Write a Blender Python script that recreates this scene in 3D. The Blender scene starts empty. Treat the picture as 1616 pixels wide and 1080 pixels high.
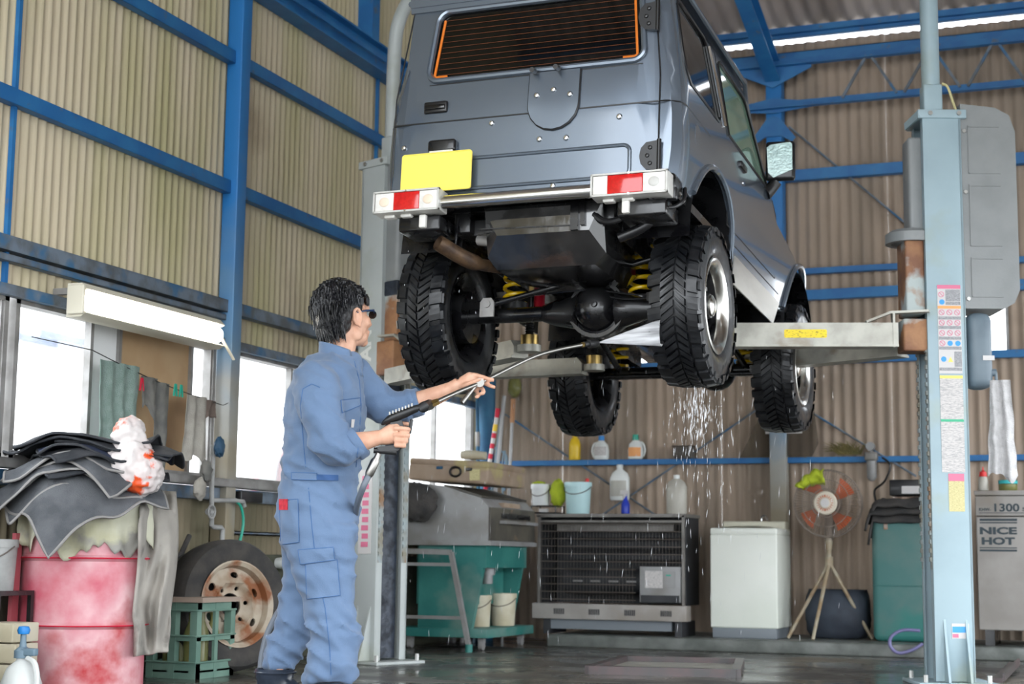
import bpy, bmesh, math, random
from mathutils import Vector, Matrix, geometry, noise
random.seed(7)
S = bpy.context.scene
COL = S.collection
PI = math.pi
# ---------------------------------------------------------------- camera (taken from the vanishing points of the walls)
F = 2500.0
YAW, PITCH, ROLL = math.radians(21.293), math.radians(7.864), math.radians(0.655)
CAM = Vector((0, 0, 0.6))
_f = Vector((-math.sin(YAW)*math.cos(PITCH), math.cos(YAW)*math.cos(PITCH), math.sin(PITCH)))
_r0 = Vector((math.cos(YAW), math.sin(YAW), 0)); _u0 = _r0.cross(_f)
_r = _r0*math.cos(ROLL)+_u0*math.sin(ROLL); _u = _u0*math.cos(ROLL)-_r0*math.sin(ROLL)
cd = bpy.data.cameras.new('camera'); co = bpy.data.objects.new('camera', cd); COL.objects.link(co)
m = Matrix((_r, _u, -_f)).transposed().to_4x4(); m.translation = CAM; co.matrix_world = m
cd.sensor_width = 36; cd.lens = F/1616*36; cd.clip_end = 200
cd.dof.use_dof = True; cd.dof.focus_distance = 6.7; cd.dof.aperture_fstop = 3.2
S.camera = co
# ---------------------------------------------------------------- sky and exposure
W = bpy.data.worlds.new('overcast_sky'); S.world = W; W.use_nodes = True
bg = W.node_tree.nodes['Background']; bg.inputs[0].default_value = (0.90, 0.95, 1.0, 1); bg.inputs[1].default_value = 1.0
S.view_settings.view_transform = 'Standard'; S.view_settings.look = 'None'; S.view_settings.gamma = 1
S.view_settings.use_curve_mapping = False
S.view_settings.exposure = 2.75
# ---------------------------------------------------------------- pixels (1616 x 1080) to points on a known plane
def ray(x, y): return _r*((x-808)/F) - _u*((y-540)/F) + _f
def onX(x, y, X): d = ray(x, y); return CAM+d*((X-CAM.x)/d.x)
def onY(x, y, Y): d = ray(x, y); return CAM+d*((Y-CAM.y)/d.y)
def onZ(x, y, Z): d = ray(x, y); return CAM+d*((Z-CAM.z)/d.z)
def atD(x, y, D): return CAM+ray(x, y)*D
# ---------------------------------------------------------------- materials
MATS = {}
def M(name, c1, c2=None, sc=5, rough=.6, rough2=None, metal=0, bump=0, bsc=60, st=(1, 1, 1), coat=0, alpha=1, emit=0, trans=0, lo=.4, hi=.62, spec=.5, c3=None, sc3=1.5, st3=(1, 1, 1), lo3=.5, hi3=.65, sheen=0, ior=1.45):
    m = bpy.data.materials.new(name); m.use_nodes = True; t = m.node_tree; N = t.nodes; L = t.links
    b = N['Principled BSDF']; b.inputs['Base Color'].default_value = (*c1, 1)
    b.inputs['Roughness'].default_value = rough; b.inputs['Metallic'].default_value = metal
    b.inputs['Coat Weight'].default_value = coat; b.inputs['Coat Roughness'].default_value = .08
    b.inputs['Alpha'].default_value = alpha; b.inputs['Transmission Weight'].default_value = trans
    b.inputs['Specular IOR Level'].default_value = spec; b.inputs['Sheen Weight'].default_value = sheen; b.inputs['IOR'].default_value = ior
    if emit: b.inputs['Emission Color'].default_value = (*c1, 1); b.inputs['Emission Strength'].default_value = emit
    tc = N.new('ShaderNodeTexCoord')
    def nz(scale, stt, detail=5):
        mp = N.new('ShaderNodeMapping'); mp.inputs['Scale'].default_value = stt; L.new(tc.outputs['Object'], mp.inputs[0])
        n = N.new('ShaderNodeTexNoise'); n.inputs['Scale'].default_value = scale; n.inputs['Detail'].default_value = detail
        L.new(mp.outputs[0], n.inputs['Vector']); return n
    def ramp(src, a, bb, lo, hi):
        r = N.new('ShaderNodeMapRange'); r.inputs[1].default_value = lo; r.inputs[2].default_value = hi
        r.inputs[3].default_value = a; r.inputs[4].default_value = bb; L.new(src, r.inputs[0]); return r.outputs[0]
    last = None
    if c2:
        n = nz(sc, st); fac = ramp(n.outputs[0], 0, 1, lo, hi)
        mx = N.new('ShaderNodeMix'); mx.data_type = 'RGBA'; mx.inputs[6].default_value = (*c1, 1); mx.inputs[7].default_value = (*c2, 1)
        L.new(fac, mx.inputs[0]); last = mx.outputs[2]; L.new(last, b.inputs['Base Color'])
        if rough2 is not None: L.new(ramp(n.outputs[0], rough, rough2, lo, hi), b.inputs['Roughness'])
    if c3:
        n3 = nz(sc3, st3); f3 = ramp(n3.outputs[0], 0, 1, lo3, hi3)
        mx = N.new('ShaderNodeMix'); mx.data_type = 'RGBA'; mx.inputs[6].default_value = (*c1, 1); mx.inputs[7].default_value = (*c3, 1)
        if last: L.new(last, mx.inputs[6])
        L.new(f3, mx.inputs[0]); L.new(mx.outputs[2], b.inputs['Base Color'])
    if bump:
        n = nz(bsc, st, 4); bp = N.new('ShaderNodeBump'); bp.inputs['Strength'].default_value = bump; bp.inputs['Distance'].default_value = .01
        L.new(n.outputs[0], bp.inputs['Height']); L.new(bp.outputs[0], b.inputs['Normal'])
    MATS[name] = m
    return m
# ---------------------------------------------------------------- mesh builder
class MB:
    def __init__(s): s.v = []; s.f = []
    def add(s, vs, fs):
        o = len(s.v); s.v += [tuple(p) for p in vs]; s.f += [tuple(i+o for i in q) for q in fs]; return s
    def box(s, c, d, rot=None, bev=0):
        hx, hy, hz = d[0]/2, d[1]/2, d[2]/2
        if bev:
            bm = bmesh.new(); bmesh.ops.create_cube(bm, size=1)
            bmesh.ops.scale(bm, vec=d, verts=bm.verts)
            bmesh.ops.bevel(bm, geom=bm.edges[:], offset=bev, segments=3, affect='EDGES', profile=.5)
            vs = [v.co.copy() for v in bm.verts]; bm.verts.index_update(); fs = [[v.index for v in q.verts] for q in bm.faces]; bm.free()
        else:
            vs = [Vector((x, y, z)) for x in (-hx, hx) for y in (-hy, hy) for z in (-hz, hz)]
            fs = [(0, 1, 3, 2), (4, 6, 7, 5), (0, 4, 5, 1), (2, 3, 7, 6), (0, 2, 6, 4), (1, 5, 7, 3)]
        R = rot.to_matrix() if hasattr(rot, 'to_matrix') else rot
        vs = [(R @ v if R else v)+Vector(c) for v in vs]
        return s.add(vs, fs)
    def bb(s, a, b, bev=0):
        a = Vector(a); b = Vector(b)
        return s.box((a+b)/2, [abs(b[i]-a[i]) for i in range(3)], None, bev)
    def bar(s, p0, p1, w, h, up=(0, 0, 1), bev=0):
        p0 = Vector(p0); p1 = Vector(p1); d = p1-p0; y = d.normalized(); up = Vector(up)
        x = y.cross(up)
        if x.length < 1e-4: x = y.cross(Vector((1, 0, 0)))
        x.normalize(); z = x.cross(y)
        return s.box((p0+p1)/2, (w, d.length, h), Matrix((x, y, z)).transposed(), bev)
    def tube(s, pts, r, n=10, caps=True, closed=False, flat=1):
        pts = [Vector(p) for p in pts]; k = len(pts); rs = r if isinstance(r, (list, tuple)) else [r]*k
        vs = []; fs = []; prev = None
        for i, p in enumerate(pts):
            if closed: t = pts[(i+1) % k]-pts[i-1]
            else: t = pts[min(i+1, k-1)]-pts[max(i-1, 0)]
            t.normalize()
            if prev is None:
                a = Vector((0, 0, 1)) if abs(t.z) < .9 else Vector((1, 0, 0)); x = t.cross(a).normalized()
            else:
                x = prev-t*prev.dot(t); x.normalize()
            prev = x; y = t.cross(x)
            for j in range(n):
                a = 2*PI*j/n; vs.append(p+(x*math.cos(a)+y*math.sin(a)*flat)*rs[i])
        for i in range(k if closed else k-1):
            for j in range(n):
                a = i*n+j; b = i*n+(j+1) % n; c = ((i+1) % k)*n
                fs.append((a, b, c+(j+1) % n, c+j))
        if caps and not closed: fs += [tuple(range(n))[::-1], tuple(range((k-1)*n, k*n))]
        return s.add(vs, fs)
    def cyl(s, p0, p1, r, n=20, r2=None): return s.tube([p0, p1], [r, r2 if r2 is not None else r], n)
    def lathe(s, prof, c=(0, 0, 0), ax='z', n=28, close=False, rot=None):
        vs = []; fs = []; k = len(prof); c = Vector(c)
        for i in range(n):
            a = 2*PI*i/n; ca, sa = math.cos(a), math.sin(a)
            for r, h in prof:
                v = Vector((r*ca, r*sa, h)) if ax == 'z' else (Vector((h, r*ca, r*sa)) if ax == 'x' else Vector((r*sa, h, r*ca)))
                vs.append((rot @ v if rot else v)+c)
        for i in range(n):
            j = (i+1) % n
            for q in range(k if close else k-1):
                w = (q+1) % k; fs.append((i*k+q, j*k+q, j*k+w, i*k+w))
        return s.add(vs, fs)
    def ell(s, c, r, n=16, m=10, rot=None):
        vs = []; fs = []; c = Vector(c); r = (r, r, r) if isinstance(r, (int, float)) else r
        for i in range(m+1):
            t = PI*i/m
            for j in range(n):
                a = 2*PI*j/n; v = Vector((r[0]*math.sin(t)*math.cos(a), r[1]*math.sin(t)*math.sin(a), r[2]*math.cos(t)))
                vs.append((rot @ v if rot else v)+c)
        for i in range(m):
            for j in range(n): fs.append((i*n+j, (i+1)*n+j, (i+1)*n+(j+1) % n, i*n+(j+1) % n))
        return s.add(vs, fs)
    def prism(s, poly, fn, h0, h1):
        """2D outline, fn(a, b, h) -> point; closed solid between h0 and h1"""
        n = len(poly); vs = [fn(a, b, h0) for a, b in poly]+[fn(a, b, h1) for a, b in poly]
        tri = geometry.tessellate_polygon([[Vector((a, b, 0)) for a, b in poly]])
        fs = [tuple(t) for t in tri]+[tuple(i+n for i in reversed(t)) for t in tri]
        fs += [(i, (i+1) % n, (i+1) % n+n, i+n) for i in range(n)]
        return s.add(vs, fs)
    def grid(s, nu, nv, fn, thick=None):
        vs = [Vector(fn(i/nu, j/nv)) for i in range(nu+1) for j in range(nv+1)]
        fs = [(i*(nv+1)+j, (i+1)*(nv+1)+j, (i+1)*(nv+1)+j+1, i*(nv+1)+j+1) for i in range(nu) for j in range(nv)]
        return s.add(vs, fs)
    def xf(s, fn): s.v = [tuple(fn(Vector(p))) for p in s.v]; return s
def solid_fill(mb, outline, holes, fn, thick, step=.08):
    """flat outline with holes -> bent sheet with thickness; fn(a, b, h) gives the 3D point h inside the skin"""
    pts = []; edges = []
    for lp in [outline]+holes:
        o = len(pts); pts += [Vector(p) for p in lp]; edges += [(o+i, o+(i+1) % len(lp)) for i in range(len(lp))]
    nb = len(pts)
    a0 = min(p[0] for p in outline); a1 = max(p[0] for p in outline); b0 = min(p[1] for p in outline); b1 = max(p[1] for p in outline)
    na = max(1, int((a1-a0)/step)); nbb = max(1, int((b1-b0)/step))
    for i in range(1, na):
        for j in range(1, nbb): pts.append(Vector((a0+(a1-a0)*i/na+.0007*(j % 3), b0+(b1-b0)*j/nbb+.0005*(i % 2))))
    v2, e2, f2, ov, oe, of = geometry.delaunay_2d_cdt(pts, edges, [], 0, 1e-5)
    def inside(p, lp):
        c = False; n = len(lp)
        for i in range(n):
            x1, y1 = lp[i]; x2, y2 = lp[(i+1) % n]
            if (y1 > p[1]) != (y2 > p[1]) and p[0] < (x2-x1)*(p[1]-y1)/(y2-y1)+x1: c = not c
        return c
    keep = []
    for q in f2:
        c = sum((v2[i] for i in q), Vector((0, 0)))/len(q)
        if inside(c, outline) and not any(inside(c, h) for h in holes): keep.append(q)
    n = len(v2)
    o = len(mb.v)
    mb.v += [tuple(fn(p[0], p[1], 0)) for p in v2]+[tuple(fn(p[0], p[1], thick)) for p in v2]
    mb.f += [tuple(i+o for i in q) for q in keep]+[tuple(i+n+o for i in reversed(q)) for q in keep]
    cnt = {}
    for q in keep:
        for i in range(len(q)):
            e = (q[i], q[(i+1) % len(q)]); cnt[tuple(sorted(e))] = cnt.get(tuple(sorted(e)), [])+[e]
    for k, es in cnt.items():
        if len(es) == 1:
            a, b = es[0]; oo = len(mb.v)
            mb.v += [mb.v[o+a], mb.v[o+b], mb.v[o+n+b], mb.v[o+n+a]]; mb.f.append((oo+1, oo, oo+3, oo+2))
    return mb
def obj(name, mb, mat, parent=None, smooth=40, kind=None, recalc=True, off=None):
    me = bpy.data.meshes.new(name); vs = mb.v
    if off is not None: vs = [(x-off[0], y-off[1], z-off[2]) for x, y, z in vs]
    me.from_pydata(vs, [], mb.f)
    if recalc:
        bm = bmesh.new(); bm.from_mesh(me); bmesh.ops.recalc_face_normals(bm, faces=bm.faces); bm.to_mesh(me); bm.free()
    if smooth:
        me.polygons.foreach_set('use_smooth', [True]*len(me.polygons)); me.set_sharp_from_angle(angle=math.radians(smooth))
    me.materials.append(MATS[mat] if isinstance(mat, str) else mat)
    o = bpy.data.objects.new(name, me); COL.objects.link(o)
    if parent is not None: o.parent = parent
    if kind: o['kind'] = kind
    return o
def tag(o, label=None, cat=None, group=None, kind=None):
    if label: o['label'] = label
    if cat: o['category'] = cat
    if group: o['group'] = group
    if kind: o['kind'] = kind
    return o
def empty(name, loc=(0, 0, 0), rz=0, label=None, cat=None, group=None, kind=None):
    o = bpy.data.objects.new(name, None); COL.objects.link(o); o.empty_display_size = .05
    o.location = loc; o.rotation_euler = (0, 0, rz); return tag(o, label, cat, group, kind)
def one(name, mb, mat, label, cat, group=None, loc=None, smooth=40):
    """a thing that is one mesh built in world coordinates; its origin goes to its base"""
    xs = [p[0] for p in mb.v]; ys = [p[1] for p in mb.v]; zs = [p[2] for p in mb.v]
    b = ((min(xs)+max(xs))/2, (min(ys)+max(ys))/2, min(zs)) if loc is None else loc
    o = obj(name, mb, mat, None, smooth, off=b); o.location = b
    return tag(o, label, cat, group)
def copy_tree(o, parent=None):
    c = o.copy(); COL.objects.link(c); c.parent = parent
    for ch in o.children: copy_tree(ch, c)
    return c
def text_mb(body, size, font_bold=0.0, extrude=.0008):
    cu = bpy.data.curves.new('lettering', 'FONT'); cu.body = body; cu.size = size; cu.extrude = extrude; cu.offset = font_bold
    cu.align_x = 'CENTER'; cu.align_y = 'CENTER'; cu.resolution_u = 3
    to = bpy.data.objects.new('lettering', cu); me = to.to_mesh()
    mb = MB(); mb.v = [tuple(v.co) for v in me.vertices]; mb.f = [tuple(p.vertices) for p in me.polygons]
    to.to_mesh_clear(); bpy.data.objects.remove(to); bpy.data.curves.remove(cu)
    return mb
def remeshed(mb, voxel, smooth_it=6, factor=.5, disp=None):
    """overlapping closed pieces -> one continuous skin"""
    me = bpy.data.meshes.new('skin'); me.from_pydata(mb.v, [], mb.f)
    bm = bmesh.new(); bm.from_mesh(me); bmesh.ops.recalc_face_normals(bm, faces=bm.faces); bm.to_mesh(me); bm.free()
    o = bpy.data.objects.new('skin', me); COL.objects.link(o)
    r = o.modifiers.new('r', 'REMESH'); r.mode = 'VOXEL'; r.voxel_size = voxel
    if smooth_it: s = o.modifiers.new('s', 'SMOOTH'); s.iterations = smooth_it; s.factor = factor
    dg = bpy.context.evaluated_depsgraph_get(); e = o.evaluated_get(dg); m2 = e.to_mesh()
    out = MB(); out.v = [tuple(v.co) for v in m2.vertices]; nrm = [v.normal.copy() for v in m2.vertices]; out.f = [tuple(p.vertices) for p in m2.polygons]
    if disp: out.v = [tuple(Vector(p)+n*disp(Vector(p))) for p, n in zip(out.v, nrm)]
    e.to_mesh_clear(); bpy.data.objects.remove(o); bpy.data.meshes.remove(me)
    return out
def ringloft(mb, secs, n=20):
    """secs: (centre, x-axis half vector, y-axis half vector)"""
    vs = []; fs = []
    for c, ax, ay in secs:
        c = Vector(c); ax = Vector(ax); ay = Vector(ay)
        for j in range(n): a = 2*PI*j/n; vs.append(c+ax*math.cos(a)+ay*math.sin(a))
    k = len(secs)
    for i in range(k-1):
        for j in range(n): fs.append((i*n+j, i*n+(j+1) % n, (i+1)*n+(j+1) % n, (i+1)*n+j))
    fs += [tuple(range(n))[::-1], tuple(range((k-1)*n, k*n))]
    return mb.add(vs, fs)
def limb(mb, pts, rs, n=16, sub=5):
    """smooth tapering limb through points"""
    P = [Vector(p) for p in pts]; out = []; R = []
    for i in range(len(P)-1):
        p0 = P[max(i-1, 0)]; p1 = P[i]; p2 = P[i+1]; p3 = P[min(i+2, len(P)-1)]
        for k in range(sub):
            t = k/sub
            out.append(.5*((2*p1)+(p2-p0)*t+(2*p0-5*p1+4*p2-p3)*t*t+(3*p1-p0-3*p2+p3)*t**3)); R.append(rs[i]+(rs[i+1]-rs[i])*t)
    out.append(P[-1]); R.append(rs[-1])
    return mb.tube(out, R, n)
def spline(pts, sub=6, closed=False):
    P = [Vector(p) for p in pts]; out = []; n = len(P)
    for i in range(n if closed else n-1):
        p0 = P[i-1] if (closed or i) else P[0]; p1 = P[i]; p2 = P[(i+1) % n]; p3 = P[(i+2) % n] if (closed or i+2 < n) else P[-1]
        for k in range(sub):
            t = k/sub; out.append(.5*((2*p1)+(p2-p0)*t+(2*p0-5*p1+4*p2-p3)*t*t+(3*p1-p0-3*p2+p3)*t**3))
    if not closed: out.append(P[-1])
    return out
def rrect(a0, b0, a1, b1, r, n=5):
    o = []
    for cx, cy, s in ((a1-r, b1-r, 0), (a0+r, b1-r, 1), (a0+r, b0+r, 2), (a1-r, b0+r, 3)):
        for i in range(n+1): t = (s+i/n)*PI/2; o.append((cx+r*math.cos(t), cy+r*math.sin(t)))
    return o
# ================================================================ MATERIALS
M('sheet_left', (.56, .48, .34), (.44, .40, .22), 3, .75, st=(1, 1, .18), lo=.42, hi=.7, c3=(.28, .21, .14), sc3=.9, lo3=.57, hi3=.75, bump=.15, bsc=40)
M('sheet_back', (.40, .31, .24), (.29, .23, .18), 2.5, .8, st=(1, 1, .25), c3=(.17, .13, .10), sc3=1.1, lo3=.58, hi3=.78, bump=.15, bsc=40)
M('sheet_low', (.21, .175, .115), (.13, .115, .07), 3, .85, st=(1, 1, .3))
M('sheet_roof', (.46, .39, .35), (.27, .22, .19), 2.2, .8, st=(1, .25, .25), c3=(.07, .06, .05), sc3=1.2, st3=(2.2, .3, 1), lo3=.60, hi3=.70)
M('blue_steel', (.016, .13, .35), (.025, .17, .40), 6, .5, c3=(.10, .13, .17), sc3=14, lo3=.64, hi3=.74)
M('grey_steel', (.16, .20, .25), (.10, .11, .12), 9, .55, c3=(.05, .14, .26), sc3=5, lo3=.52, hi3=.62)
M('alu_frame', (.32, .31, .30), (.22, .21, .20), 8, .45, metal=.3)
M('concrete', (.105, .10, .09), (.045, .044, .042), 2.2, .13, rough2=.42, bump=.12, bsc=22, lo=.38, hi=.62, c3=(.15, .13, .10), sc3=.8)
M('kerb', (.17, .18, .17), (.09, .10, .09), 5, .35, rough2=.6, bump=.3, bsc=30)
M('block', (.10, .10, .075), (.06, .065, .04), 4, .8, bump=.4, bsc=40)
M('ground', (.42, .42, .41), (.34, .34, .33), 3, .8)
M('white_wall', (.80, .80, .80), (.75, .75, .75), 2, .7)
M('tan_board', (.50, .34, .19), (.46, .30, .16), 5, .7, c3=(.38, .24, .13), sc3=2)
M('glass', (.95, .98, .98), rough=.02, trans=1, ior=1.02, spec=.3, alpha=.25)
# ================================================================ STRUCTURE
XW, YB = -4.8, 11.8
def struct(o): o['kind'] = 'structure'; return o
fl = struct(obj('floor', MB().bb((-4.95, -3.0, -.2), (2.4, 11.95, 0)), 'concrete', smooth=0))
struct(obj('ground', MB().bb((-60, -60, -.4), (60, 60, -.21)), 'ground', smooth=0))
struct(obj('floor_kerb', MB().bb((-3.9, 10.75, 0), (2.3, 11.85, .085), .012), 'kerb'))
def corr(name, parent, p0, p1, z0, z1, mat, pitch=.0635, amp=.0095, nrm=(1, 0, 0), seg=6):
    """one corrugated sheet from p0 to p1 (plan), between z0 and z1 (numbers or functions of the point)"""
    p0 = Vector((*p0, 0)); p1 = Vector((*p1, 0)); L = (p1-p0).length; d = (p1-p0)/L; n = Vector(nrm); k = max(4, int(round(L/pitch*seg)))
    mb = MB(); vs = []
    for i in range(k+1):
        s = L*i/k; q = p0+d*s; w = (q.x+q.y)*2*PI/pitch
        q = q+n*amp*math.sin(w)
        za = z0; zb = z1
        for z in (za, zb): vs.append((q.x, q.y, z))
    fs = [(2*i, 2*i+2, 2*i+3, 2*i+1) for i in range(k)]
    o = len(vs); vs2 = [tuple(Vector(v)-n*.004) for v in vs]; fs += [tuple(o+j for j in reversed(q)) for q in fs[:k]]
    mb.add(vs+vs2, fs)
    return obj(name, mb, mat, parent, smooth=60, recalc=False)
# left wall
wl = empty('wall_left', (XW, 6, 0), kind='structure')
def wl_part(name, mb, mat, smooth=40): return obj(name, mb, mat, wl, smooth, off=(XW, 6, 0))
def sheet(par, base, *a, **k):
    o = corr('corrugated_sheet', par, *a, **k)
    o.data.transform(Matrix.Translation((-base[0], -base[1], -base[2]))); return o
ys = [-1.53+.635*i for i in range(21)]+[11.8]
for i in range(len(ys)-1):
    dx = .003*(i % 2)
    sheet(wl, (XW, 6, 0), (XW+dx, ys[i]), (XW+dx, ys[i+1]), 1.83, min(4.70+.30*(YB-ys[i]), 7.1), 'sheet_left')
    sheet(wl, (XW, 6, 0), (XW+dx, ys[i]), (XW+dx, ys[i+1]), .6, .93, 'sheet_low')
wl_part('base_wall', MB().bb((XW-.1, -2.8, 0), (XW+.04, 11.8, .62), .01), 'block')
def channel(mb, a, b, h, dpt, inward):
    """C section rail running from a to b, its top edge at a/b"""
    a = Vector(a); b = Vector(b); n = Vector(inward)
    up = Vector((0, 0, 1))
    mb.bar(a+n*dpt/2-up*.003, b+n*dpt/2-up*.003, dpt, .006)
    mb.bar(a+n*dpt/2-up*(h-.003), b+n*dpt/2-up*(h-.003), dpt, .006)
    mb.bar(a+n*(dpt-.003)-up*h/2, b+n*(dpt-.003)-up*h/2, .006, h)
    return mb
nx = (1, 0, 0); x0 = XW+.012
for nm, zt, h, dp, mt, y0, y1 in (('girt', 2.745, .075, .05, 'blue_steel', 3.2, 11.8), ('girt', 3.515, .075, .05, 'blue_steel', 3.2, 11.8), ('girt', 2.05, .07, .06, 'grey_steel', 3.2, 11.8), ('girt', 1.965, .03, .05, 'grey_steel', 3.2, 7.69), ('window_rail', 1.83, .05, .05, 'grey_steel', 3.2, 11.7), ('window_sill', 1.035, .045, .10, 'alu_frame', 3.2, 11.7), ('sill_rail', .985, .07, .05, 'grey_steel', 3.2, 11.7), ('low_rail', .75, .02, .03, 'grey_steel', 7.8, 9.5)):
    wl_part(nm, channel(MB(), (x0, y0, zt), (x0, y1, zt), h, dp, nx), mt)
eb = MB()
for zz, w in ((3.925, .12), (4.105, .12)): eb.bar((x0+.06, 3.2, zz), (x0+.06, 11.8, zz), w, .012)
eb.bar((x0+.06, 3.2, 4.015), (x0+.06, 11.8, 4.015), .012, .17)
eb.bar((x0+.115, 3.2, 4.015), (x0+.115, 11.8, 4.015), .006, .03)
wl_part('eaves_beam', eb, 'blue_steel')
for y in (5.83, 9.62): wl_part('sag_rod', MB().bar((x0+.012, y, 1.8), (x0+.012, y, 3.95), .022, .022, (1, 0, 0)), 'blue_steel')
wl_part('upper_post', MB().bb((x0, 9.32, 4.11), (x0+.11, 9.43, 5.6)), 'blue_steel')
# paint that weathers to bare beige below eye level
def col_mat():
    m = M('column_paint', (.02, .16, .42), (.03, .21, .50), 4, .45)
    t = m.node_tree; N = t.nodes; L = t.links; b = N['Principled BSDF']
    src = b.inputs['Base Color'].links[0].from_socket
    tc = N.new('ShaderNodeTexCoord'); sx = N.new('ShaderNodeSeparateXYZ'); L.new(tc.outputs['Object'], sx.inputs[0])
    no = N.new('ShaderNodeTexNoise'); no.inputs['Scale'].default_value = 3
    L.new(tc.outputs['Object'], no.inputs['Vector'])
    ad = N.new('ShaderNodeMath'); ad.operation = 'MULTIPLY_ADD'; ad.inputs[1].default_value = 1.3; L.new(no.outputs[0], ad.inputs[0]); L.new(sx.outputs[2], ad.inputs[2])
    mr = N.new('ShaderNodeValToRGB'); L.new(ad.outputs[0], mr.inputs[0])
    mp = N.new('ShaderNodeMapRange'); mp.inputs[1].default_value = .8; mp.inputs[2].default_value = 4.2; L.new(ad.outputs[0], mp.inputs[0]); L.new(mp.outputs[0], mr.inputs[0])
    e = mr.color_ramp.elements; e[0].position = .05; e[0].color = (.30, .25, .17, 1); e[1].position = .75; e[1].color = (.02, .17, .45, 1)
    for p, c in ((.22, (.26, .22, .15, 1)), (.36, (.30, .30, .28, 1)), (.5, (.13, .24, .36, 1))): q = e.new(p); q.color = c
    L.new(mr.outputs[0], b.inputs['Base Color']); return m
col_mat()
struct(obj('steel_column', MB().bb((XW+.005, 7.69, 0), (XW+.105, 7.79, 5.4), .006), 'column_paint'))
# left windows: frames, panes and boards
def window(n, y0, y1, z0=1.03, z1=1.79, panes=()):
    w = empty('window_%d' % n, (XW, (y0+y1)/2, z0), kind='structure'); off = (XW, (y0+y1)/2, z0)
    fr = MB(); t = .03
    for a, b in (((y0, z0), (y1, z0+t)), ((y0, z1-t), (y1, z1)), ((y0, z0), (y0+t, z1)), ((y1-t, z0), (y1, z1))): fr.bb((XW-.05, a[0], a[1]), (XW+.02, b[0], b[1]))
    obj('window_frame', fr, 'alu_frame', w, 0, off=off)
    for p0, p1, mt in panes:
        obj('pane' if mt == 'glass' else 'board', MB().bb((XW-.02, p0, z0+t), (XW-.016 if mt == 'glass' else XW-.008, p1, z1-t)), mt, w, 0, off=off)
        obj('mullion', MB().bb((XW-.03, p1-.012, z0+t), (XW+.01, p1+.012, z1-t)), 'alu_frame', w, 0, off=off)
    return w
window(1, 4.6, 5.88, panes=((4.63, 5.25, 'glass'), (5.25, 5.85, 'glass')))
window(2, 5.93, 7.67, panes=((5.96, 6.53, 'glass'), (6.53, 6.77, 'white_wall'), (6.77, 7.44, 'tan_board'), (7.44, 7.64, 'glass')))
window(3, 7.80, 9.3, panes=((7.83, 8.56, 'glass'), (8.56, 9.27, 'glass')))
window(4, 9.9, 11.47, z1=1.93, panes=((9.93, 10.75, 'glass'), (10.75, 11.44, 'glass')))
# back wall, three bands of sheets so that the windows are real openings
wb = empty('wall_back', (-1.5, YB, 0), kind='structure'); ob = (-1.5, YB, 0)
def wb_part(name, mb, mat, smooth=40): return obj(name, mb, mat, wb, smooth, off=ob)
g1 = (onY(985, 560, YB).x, onY(1075, 560, YB).x); g2 = (onY(1500, 520, YB).x, onY(1592, 520, YB).x)
xs = [-4.8+.64*i for i in range(12)]
for i in range(len(xs)-1):
    dy = .003*(i % 2)
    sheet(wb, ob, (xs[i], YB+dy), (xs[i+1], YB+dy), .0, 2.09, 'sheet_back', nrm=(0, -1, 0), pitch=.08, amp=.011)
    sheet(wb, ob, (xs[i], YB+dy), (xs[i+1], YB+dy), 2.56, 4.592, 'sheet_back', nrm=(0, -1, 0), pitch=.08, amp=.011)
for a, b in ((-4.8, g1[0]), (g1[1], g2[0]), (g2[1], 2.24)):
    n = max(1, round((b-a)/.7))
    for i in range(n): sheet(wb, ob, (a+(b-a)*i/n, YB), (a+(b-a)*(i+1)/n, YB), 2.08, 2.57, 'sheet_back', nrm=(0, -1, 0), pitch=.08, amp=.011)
for k, (a, b) in enumerate((g1, g2)):
    w = empty('window_%d' % (5+k), ((a+b)/2, YB, 2.09), kind='structure'); of = ((a+b)/2, YB, 2.09)
    fr = MB()
    for q0, q1 in (((a, 2.08), (b, 2.10)), ((a, 2.54), (b, 2.57)), ((a, 2.08), (a+.02, 2.57)), ((b-.02, 2.08), (b, 2.57))): fr.bb((q0[0], YB-.02, q0[1]), (q1[0], YB+.03, q1[1]))
    obj('window_frame', fr, 'alu_frame', w, 0, off=of)
    obj('pane', MB().bb((a+.02, YB, 2.10), (b-.02, YB+.004, 2.54)), 'glass', w, 0, off=of)
ny = (0, -1, 0); yb = YB-.014
def bz(v, u=1350): return onY(u, v, yb-.04).z
for zt, h, dp in ((4.70, .05, .07), (4.66, .04, .04), (4.495, .062, .08), (bz(264)+.012, .085, .06), (bz(420, 1340), .045, .05), (bz(455, 1340), .075, .06), (2.135, .055, .05), (1.385, .042, .06)):
    wb_part('girt', channel(MB(), (-4.75, yb, zt), (2.2, yb, zt), h, dp, ny), 'blue_steel')
# lattice girder under the eaves
yt = YB-.16
for z0, z1 in ((4.36, 4.42), (4.03, 4.09)):
    tb = MB(); tb.bar((-4.7, yt, (z0+z1)/2), (2.2, yt, (z0+z1)/2), .006, z1-z0); tb.bar((-4.7, yt-.028, z0+.003), (2.2, yt-.028, z0+.003), .056, .006)
    wb_part('truss_chord', tb, 'blue_steel')
xp = onY(1371, 95, yt).x
for i in range(-9, 10):
    x = xp+.455*i
    if abs(x+2.42) < .28 or x > 2 or x < -4.5: continue
    for s in (-1, 1): wb_part('lattice_bar', MB().bar((x+s*.015, yt-.01, 4.38), (x+s*.20, yt-.01, 4.07), .02, .02), 'grey_steel')
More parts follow.
